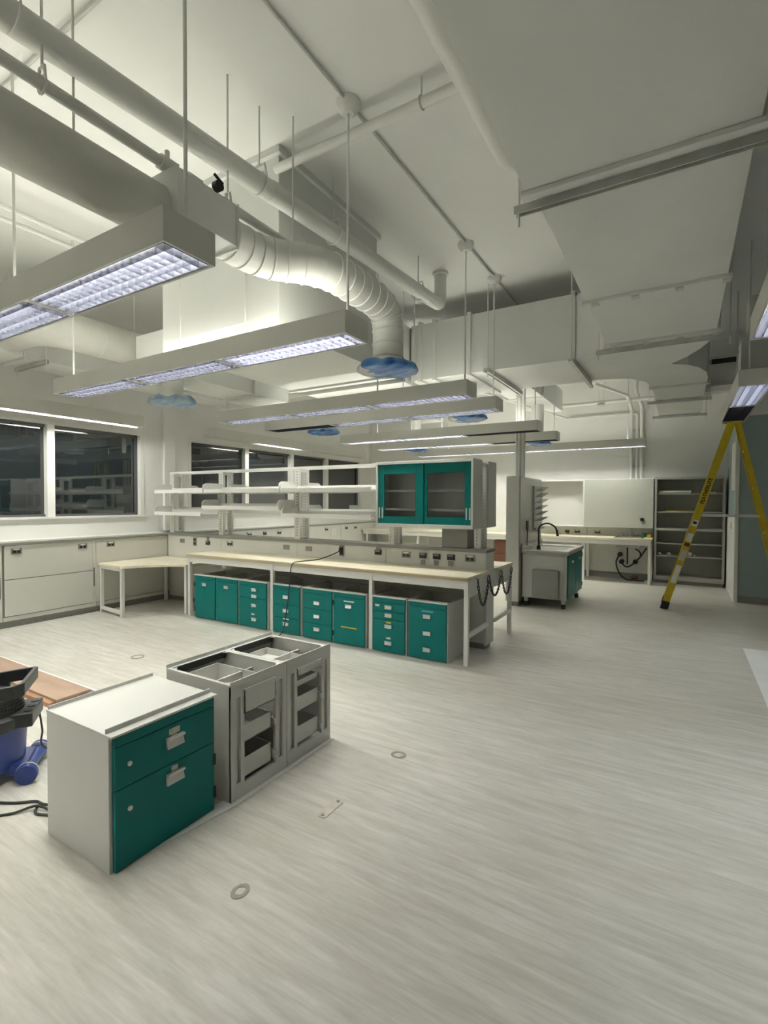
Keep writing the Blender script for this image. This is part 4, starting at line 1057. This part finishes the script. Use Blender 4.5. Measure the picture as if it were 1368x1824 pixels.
# boxes below and near the far bench
for (x0, x1, y0, y1, h, lab) in ((-3.45, -2.95, 10.22, 10.62, 0.40, 'brown cardboard box under the far bench behind the sink tower'), (-4.7, -4.2, 10.25, 10.65, 0.30, 'brown cardboard box under the far bench behind the grey metal box')):
    T = Thing('cardboard_box', lab, 'box', ((x0 + x1) / 2, (y0 + y1) / 2, 0))
    T.part('body', MB().box(x0, x1, y0, y1, 0, h), 'brown_box', bevel=0.004)
    T.part('flap', MB().box(x0 + 0.005, (x0 + x1) / 2 - 0.003, y0 + 0.005, y1 - 0.005, h, h + 0.005), 'brown_box')
    T.part('flap', MB().box((x0 + x1) / 2 + 0.003, x1 - 0.005, y0 + 0.005, y1 - 0.005, h, h + 0.005), 'brown_box')
T = Thing('cardboard_box', 'brown cardboard box standing on the tall box under the far bench', 'box', (-3.2, 10.42, 0.405))
T.part('body', MB().box(-3.40, -3.0, 10.24, 10.60, 0.405, 0.70), 'brown_box', bevel=0.004)
T.part('flap', MB().box(-3.395, -3.005, 10.245, 10.595, 0.70, 0.704), 'brown_box')

# wall cupboard: open niche with a glossy panel door beside it
T = Thing('wall_cupboard', 'pale wall cupboard with an open niche and a glossy blank panel above the far bench', 'cupboard', (-1.55, 10.72, 1.01))
c = MB().box(-2.64, -0.455, 10.56, YF, 1.93, 1.955).box(-2.64, -0.455, 10.56, YF, 1.01, 1.03).box(-2.64, -2.615, 10.56, YF, 1.03, 1.93).box(-0.48, -0.455, 10.56, YF, 1.03, 1.93)
c.box(-2.615, -0.48, YF - 0.02, YF, 1.03, 1.93).box(-1.70, -1.675, 10.56, YF - 0.02, 1.03, 1.93)
T.part('carcass', c, 'frame_white', bevel=0.002)
T.part('panel_door', MB().box(-1.672, -0.46, 10.54, 10.56, 1.015, 1.95), 'glossy_panel', bevel=0.003)
T.part('knob', MB().cyl((-0.64, 10.54, 1.18), (-0.64, 10.50, 1.18), 0.032, 14), 'black', smooth=True)

# tall open shelf cabinet with odds and ends
T = Thing('shelf_cabinet', 'tall open grey cabinet with shelves against the far wall behind the ladder', 'shelf cabinet', (0.11, 10.7, 0))
c = MB().box(-0.435, -0.40, 10.52, YF, 0.07, 1.97).box(0.62, 0.655, 10.52, YF, 0.07, 1.97).box(-0.40, 0.62, 10.52, YF, 1.93, 1.97).box(-0.40, 0.62, 10.52, YF, 0.07, 0.14)
c.box(-0.40, 0.62, YF - 0.02, YF, 0.14, 1.93).box(-0.40, 0.62, 10.52, YF - 0.02, 0.985, 1.03)
T.part('carcass', c, 'cab_grey', bevel=0.002)
for zz in (1.65, 1.315, 0.735, 0.50): T.part('shelf', MB().box(-0.398, 0.618, 10.535, YF - 0.02, zz, zz + 0.02), 'cab_grey', bevel=0.002)
T.part('kick_plate', MB().box(-0.42, 0.64, 10.58, YF, 0, 0.07), 'rail_grey')
single('white_tube', MB().cyl((-0.37, 10.65, 1.696), (0.14, 10.65, 1.696), 0.026, 14), 'frame_white', 'white tube lying on the top shelf of the open grey cabinet', 'tube', smooth=True)
single('white_tube', MB().cyl((0.38, 10.65, 1.683), (0.52, 10.66, 1.683), 0.013, 10), 'frame_white', 'short white rod on the top shelf of the open grey cabinet', 'tube', smooth=True)
single('yellow_strip', MB().box(-0.26, 0.19, 10.60, 10.64, 1.335, 1.352), 'yellow_plastic', 'flat yellow strip lying on a shelf of the open grey cabinet', 'strip')
def lump(x, r, lab):
    mb = MB().lathe([(r * 0.7, 0), (r, r * 0.5), (r * 0.9, r * 1.1), (r * 0.45, r * 1.5)], (0, 0, 0), 10)
    mb.v = [Vector((p.x * (1 + 0.25 * noise.noise(p * 30 + Vector((x, 0, 0)))) + x, p.y + 10.66, p.z + 0.52)) for p in mb.v]
    single('plastic_fitting', mb, 'paper', lab, 'fitting', 'loose fittings in the grey cabinet', smooth=True)
for x, r, lab in ((-0.35, 0.03, 'pale loose fitting on the low cabinet shelf, against the side by the far bench'),
                  (-0.20, 0.035, 'rounded pale fitting alone in the middle of the low cabinet shelf'),
                  (0.13, 0.05, 'largest pale loose fitting on the low shelf of the grey cabinet'),
                  (0.21, 0.022, 'smallest pale fitting, beside the largest one on the low cabinet shelf')):
    lump(x, r, lab)

# light switch and notice on the side of the teal wall
T = Thing('light_switch', 'white light switch on the narrow wall side beside the grey shelf cabinet', 'switch', (0.68, 9.75, 1.12))
T.part('plate', MB().box(0.672, 0.6845, 9.62, 9.76, 1.07, 1.20), 'frame_white', bevel=0.003)
T.part('rocker', MB().box(0.667, 0.673, 9.66, 9.72, 1.10, 1.17), 'frame_white', bevel=0.002)
single('wall_notice', MB().box(0.694, 0.6995, 9.35, 9.95, 1.70, 2.45), 'paper', 'pale sheet on the narrow wall side above the light switch', 'paper')

# ------------------------------------------------------------------ sink tower and cart
T = Thing('sink_tower', 'white service tower with glossy side and a stainless drying rack of pegs', 'tower', (-2.08, 7.7, 0))
T.part('column', MB().box(-2.175, -2.0, 7.09, 8.36, 0.07, 1.87), 'glossy_white', bevel=0.004)
T.part('front_cover', MB().box(-2.18, -1.995, 7.06, 7.09, 0.07, 1.875), 'enamel', bevel=0.003)
T.part('kick_plate', MB().box(-2.165, -2.01, 7.10, 8.34, 0, 0.07), 'kick')
T.part('side_panel', MB().box(-2.0, -1.988, 7.12, 8.35, 0.86, 1.86), 'glossy_white', bevel=0.003)
rk = T.part('drying_rack', MB().box(-1.99, -1.965, 7.80, 8.32, 1.10, 1.75), 'dull_steel', bevel=0.003)
for r in range(6):
    for k in range(4):
        y = 7.88 + k * 0.125; z = 1.20 + r * 0.095
        T.part('peg', MB().cyl((-1.966, y, z), (-1.86, y, z + 0.065), 0.006, 6), 'steel', rk)
T.part('drip_tray', MB().box(-1.99, -1.93, 7.79, 8.33, 1.07, 1.10), 'steel', rk)
o = T.part('outlet', MB().box(-1.99, -1.975, 7.42, 7.52, 1.09, 1.22), 'black', bevel=0.003)
T.part('lead', MB().tube(smooth_path([(-1.972, 7.45, 1.10), (-1.97, 7.44, 1.02), (-1.968, 7.42, 0.90), (-1.965, 7.42, 0.855)], 5), 0.006, 6), 'rubber', o)
for i, (x, r) in enumerate(((-2.12, 0.016), (-2.075, 0.028), (-2.02, 0.028))):
    T.part('riser', MB().tube([(x, 7.35, 1.86), (x, 7.35, 3.0), (x, 7.35, 3.26)], r, 14), 'pipe_paint', smooth=True)
T = Thing('sink_cart', 'white sink unit with teal doors, grey hatch and black feet beside the service tower', 'sink unit', (-1.68, 7.8, 0))
T.part('body', MB().box(-1.975, -1.36, 7.20, 8.34, 0.125, 0.765), 'enamel', bevel=0.003)
T.part('splash_apron', MB().box(-1.972, -1.40, 7.185, 7.20, 0.13, 0.74), 'enamel', bevel=0.003)
T.part('hatch', MB().box(-1.815, -1.45, 7.10, 7.186, 0.14, 0.545), 'rail_grey', bevel=0.012, label='grey metal hatch box')
for a, b2 in ((7.23, 7.77), (7.785, 8.32)):
    d = T.part('door', MB().box(-1.36, -1.342, a, b2, 0.14, 0.75), 'teal', bevel=0.002)
    T.part('pull', MB().box(-1.342, -1.325, (a + b2) / 2 - 0.04, (a + b2) / 2 + 0.04, 0.63, 0.66), 'pull', d)
for zz in (0.22, 0.68): T.part('hinge', MB().box(-1.345, -1.335, 8.315, 8.335, zz - 0.03, zz + 0.03), 'black')
t = MB().box(-1.985, -1.325, 7.17, 8.36, 0.765, 0.805)
tp = T.part('steel_top', t, 'steel', bevel=0.004)
T.part('rim', MB().box(-1.985, -1.90, 7.17, 8.36, 0.805, 0.818).box(-1.40, -1.325, 7.17, 8.36, 0.805, 0.818).box(-1.90, -1.40, 7.17, 7.30, 0.805, 0.818).box(-1.90, -1.40, 8.05, 8.36, 0.805, 0.818), 'steel', tp, bevel=0.003)
T.part('basin', MB().box(-1.90, -1.40, 7.30, 8.05, 0.8055, 0.8075), 'dull_steel', tp)
T.part('upstand', MB().box(-1.987, -1.965, 7.17, 8.36, 0.80, 0.90), 'steel', tp)
fa = T.part('faucet', MB().tube(fillet([(-1.80, 7.42, 0.815), (-1.80, 7.42, 1.16), (-1.66, 7.42, 1.20), (-1.56, 7.42, 1.14), (-1.54, 7.42, 1.06)], 0.10, 6), 0.013, 10), 'black_plastic', smooth=True)
T.part('faucet_base', MB().lathe([(0.03, 0), (0.026, 0.05), (0.015, 0.06)], (-1.80, 7.42, 0.81), 14), 'black', fa, smooth=True)
T.part('spray_head', MB().cyl((-1.545, 7.42, 1.10), (-1.53, 7.42, 1.01), 0.018, 12), 'black', fa, smooth=True)
T.part('spray_lever', MB().beam((-1.525, 7.42, 1.06), (-1.49, 7.42, 1.04), 0.012, 0.03), 'steel', fa)
T.part('lever', MB().beam((-1.88, 7.40, 0.83), (-1.93, 7.36, 0.87), 0.012, 0.012), 'steel', fa)
for xx, yy in ((-1.93, 7.25), (-1.41, 7.25), (-1.41, 8.25), (-1.93, 8.25)):
    f = T.part('foot', MB().box(xx - 0.024, xx + 0.024, yy - 0.024, yy + 0.024, 0.06, 0.13), 'frame_white')
    T.part('foot_pad', MB().box(xx - 0.028, xx + 0.028, yy - 0.028, yy + 0.028, 0.0, 0.065), 'black', f)

# ------------------------------------------------------------------ wall pipes at the far end
T = Thing('wall_pipes', 'cluster of white pipes dropping down the far wall to the glossy cupboard', 'pipes', (-0.8, 10.8, 1.955))
T.part('pipe', MB().tube(fillet([(-0.865, 10.82, 1.95), (-0.865, 10.82, 3.30), (-0.865, 9.9, 3.42), (-1.35, 9.5, 3.60)], 0.08, 5), 0.03, 12), 'pipe_paint', smooth=True)
T.part('pipe', MB().tube(fillet([(-0.765, 10.82, 1.95), (-0.765, 10.82, 3.22), (-0.87, 10.82, 3.22)], 0.06, 5), 0.022, 12), 'pipe_paint', smooth=True)
T.part('pipe', MB().tube(fillet([(-0.685, 10.82, 1.95), (-0.685, 10.82, 3.34), (-0.75, 10.2, 3.55), (-0.75, 10.2, 3.75), (-0.45, 10.2, 3.75)], 0.06, 5), 0.034, 12), 'pipe_paint', smooth=True)
for z in (2.2, 2.9): T.part('clamp', MB().box(-0.90, -0.64, 10.83, YF, z, z + 0.03), 'galv')
T.part('pipe', MB().tube(fillet([(-0.87, 10.82, 3.235), (-2.06, 10.82, 3.235), (-2.9, 7.0, 3.26)], 0.05, 4), 0.024, 12), 'pipe_paint', smooth=True)
T = Thing('cross_pipe', 'white pipe on paired hangers crossing the far end of the room below the duct tail', 'pipe', (-0.7, 9.5, 3.2))
T.part('pipe', MB().tube([(-2.9, 10.35, 3.42), (0.66, 10.35, 3.42)], 0.035, 12), 'pipe_paint', smooth=True)
for x in (-1.36, 0.3):
    for dx in (-0.04, 0.04): T.part('hanger_rod', MB().cyl((x + dx, 10.35, 3.36), (x + dx, 10.35, ZC + 0.01), 0.006, 6), 'pipe_paint')
    T.part('strut', MB().box(x - 0.06, x + 0.06, 10.29, 10.41, 3.36, 3.385), 'galv')
T = Thing('transfer_grille', 'boxed vent with a dark slot dropping from the ceiling beside the duct tail', 'vent', (0.46, 8.8, 3.2))
T.part('casing', MB().box(0.28, 0.655, 8.62, 9.0, 3.22, ZC), 'duct_paint', bevel=0.004)
T.part('slot', MB().box(0.31, 0.63, 8.612, 8.622, 3.50, 3.57), 'black')
T.part('lip', MB().box(0.27, 0.66, 8.59, 9.0, 3.60, 3.66), 'duct_paint', bevel=0.003)
T.part('sill', MB().box(0.27, 0.66, 8.58, 9.0, 3.18, 3.22), 'duct_paint', bevel=0.003)

# ------------------------------------------------------------------ ladder
T = Thing('step_ladder', 'tall yellow fibreglass step ladder with warning stickers standing under the short pendant', 'ladder', (0.45, 8.2, 0))
LT = 2.62
def fr_x(z): return -0.205 + 0.730 * z / 2.47
def re_x(z): return 1.20 - 0.545 * z / 2.47
rails = []
for ys, yt in ((8.02, 8.10), (8.50, 8.40)):
    a = Vector((fr_x(0.09), ys, 0.09)); b2 = Vector((fr_x(LT), yt, LT))
    mb = MB().beam(a, b2, 0.088, 0.008, (0, 1, 0))
    sg = 1 if ys < 8.2 else -1
    off = Vector((math.cos(math.atan2(LT, 0.73) + PI / 2), 0, math.sin(math.atan2(LT, 0.73) + PI / 2))) * 0.040
    for q in (-1, 1): mb.beam(a + off * q + Vector((0, 0.014 * sg, 0)), b2 + off * q + Vector((0, 0.014 * sg, 0)), 0.008, 0.03, (0, 1, 0))
    rl = T.part('rail', mb, 'lad_yellow', bevel=0.001); rails.append((rl, a, b2))
    T.part('foot', MB().beam(Vector((fr_x(0.0) + 0.005, ys, 0.001)), Vector((fr_x(0.11), ys, 0.11)), 0.098, 0.045, (0, 1, 0)), 'black', rl)
for ys, yt in ((8.04, 8.12), (8.48, 8.38)):
    a = Vector((re_x(0.06), ys, 0.06)); b2 = Vector((re_x(LT), yt, LT))
    rl = T.part('rear_rail', MB().beam(a, b2, 0.052, 0.026, (0, 1, 0)), 'lad_yellow', bevel=0.002)
    T.part('foot', MB().beam(Vector((re_x(0.0), ys, 0.001)), Vector((re_x(0.07), ys, 0.07)), 0.062, 0.04, (0, 1, 0)), 'black', rl)
for k in range(1, 8):
    z = k * 0.305; t = z / LT
    y0 = 8.02 + 0.08 * t; y1 = 8.50 - 0.10 * t
    T.part('step', MB().box(fr_x(z) - 0.03, fr_x(z) + 0.045, y0 + 0.004, y1 - 0.004, z - 0.018, z), 'galv', bevel=0.002)
for z in (0.5, 1.1, 1.7, 2.2):
    t = z / LT
    T.part('rear_bar', MB().beam((re_x(z), 8.04 + 0.08 * t, z), (re_x(z), 8.48 - 0.10 * t, z), 0.02, 0.03, (0, 0, 1)), 'galv')
for y in (8.095, 8.425): T.part('spreader', MB().beam((fr_x(1.325), y, 1.325), (re_x(1.325), y, 1.325), 0.03, 0.008, (0, 1, 0)), 'pull')
T.part('top_cap', MB().box(0.47, 0.72, 8.08, 8.42, LT - 0.02, LT + 0.022), 'lad_yellow', bevel=0.006)
d = (rails[0][2] - rails[0][1]).normalized()
def on_rail(z): 
    t = (z - rails[0][1].z) / (rails[0][2].z - rails[0][1].z)
    return rails[0][1] + (rails[0][2] - rails[0][1]) * t
for z, L, m_ in ((1.22, 0.09, 'paper'), (1.225, 0.035, 'black'), (1.02, 0.12, 'paper'), (0.92, 0.05, 'red_brown'), (0.77, 0.16, 'plate_light'), (0.50, 0.26, 'paper')):
    p = on_rail(z) + Vector((0, -0.0045 - (0.001 if m_ == 'black' else 0), 0))
    T.part('sticker', MB().beam(p - d * L / 2, p + d * L / 2, 0.066 if m_ != 'black' else 0.045, 0.002, (0, 1, 0)), m_, rails[0][0])
cu = bpy.data.curves.new('lettering', 'FONT'); cu.body = 'FEATHERLITE'; cu.size = 0.075; cu.align_x = 'CENTER'; cu.align_y = 'CENTER'; cu.extrude = 0.0005; cu.offset = 0.0025
tmp = bpy.data.objects.new('lettering_curve', cu); C.objects.link(tmp)
dg = bpy.context.evaluated_depsgraph_get()
me = bpy.data.meshes.new_from_object(tmp.evaluated_get(dg)); me.name = 'lettering'
bpy.data.objects.remove(tmp); bpy.data.curves.remove(cu)
wtx = max(v.co.x for v in me.vertices) - min(v.co.x for v in me.vertices)
sc = 0.36 / wtx
nrm = Vector((0, -1, 0)); up = nrm.cross(d)
R = Matrix((( d.x, up.x, nrm.x), (d.y, up.y, nrm.y), (d.z, up.z, nrm.z))).to_4x4()
pos = on_rail(1.66) + Vector((0, -0.006, 0)) - Vector(T.off)
me.transform(Matrix.Translation(pos) @ R @ Matrix.Diagonal((sc, 0.85, 1, 1)))
link('lettering', me, 'black', rails[0][0])
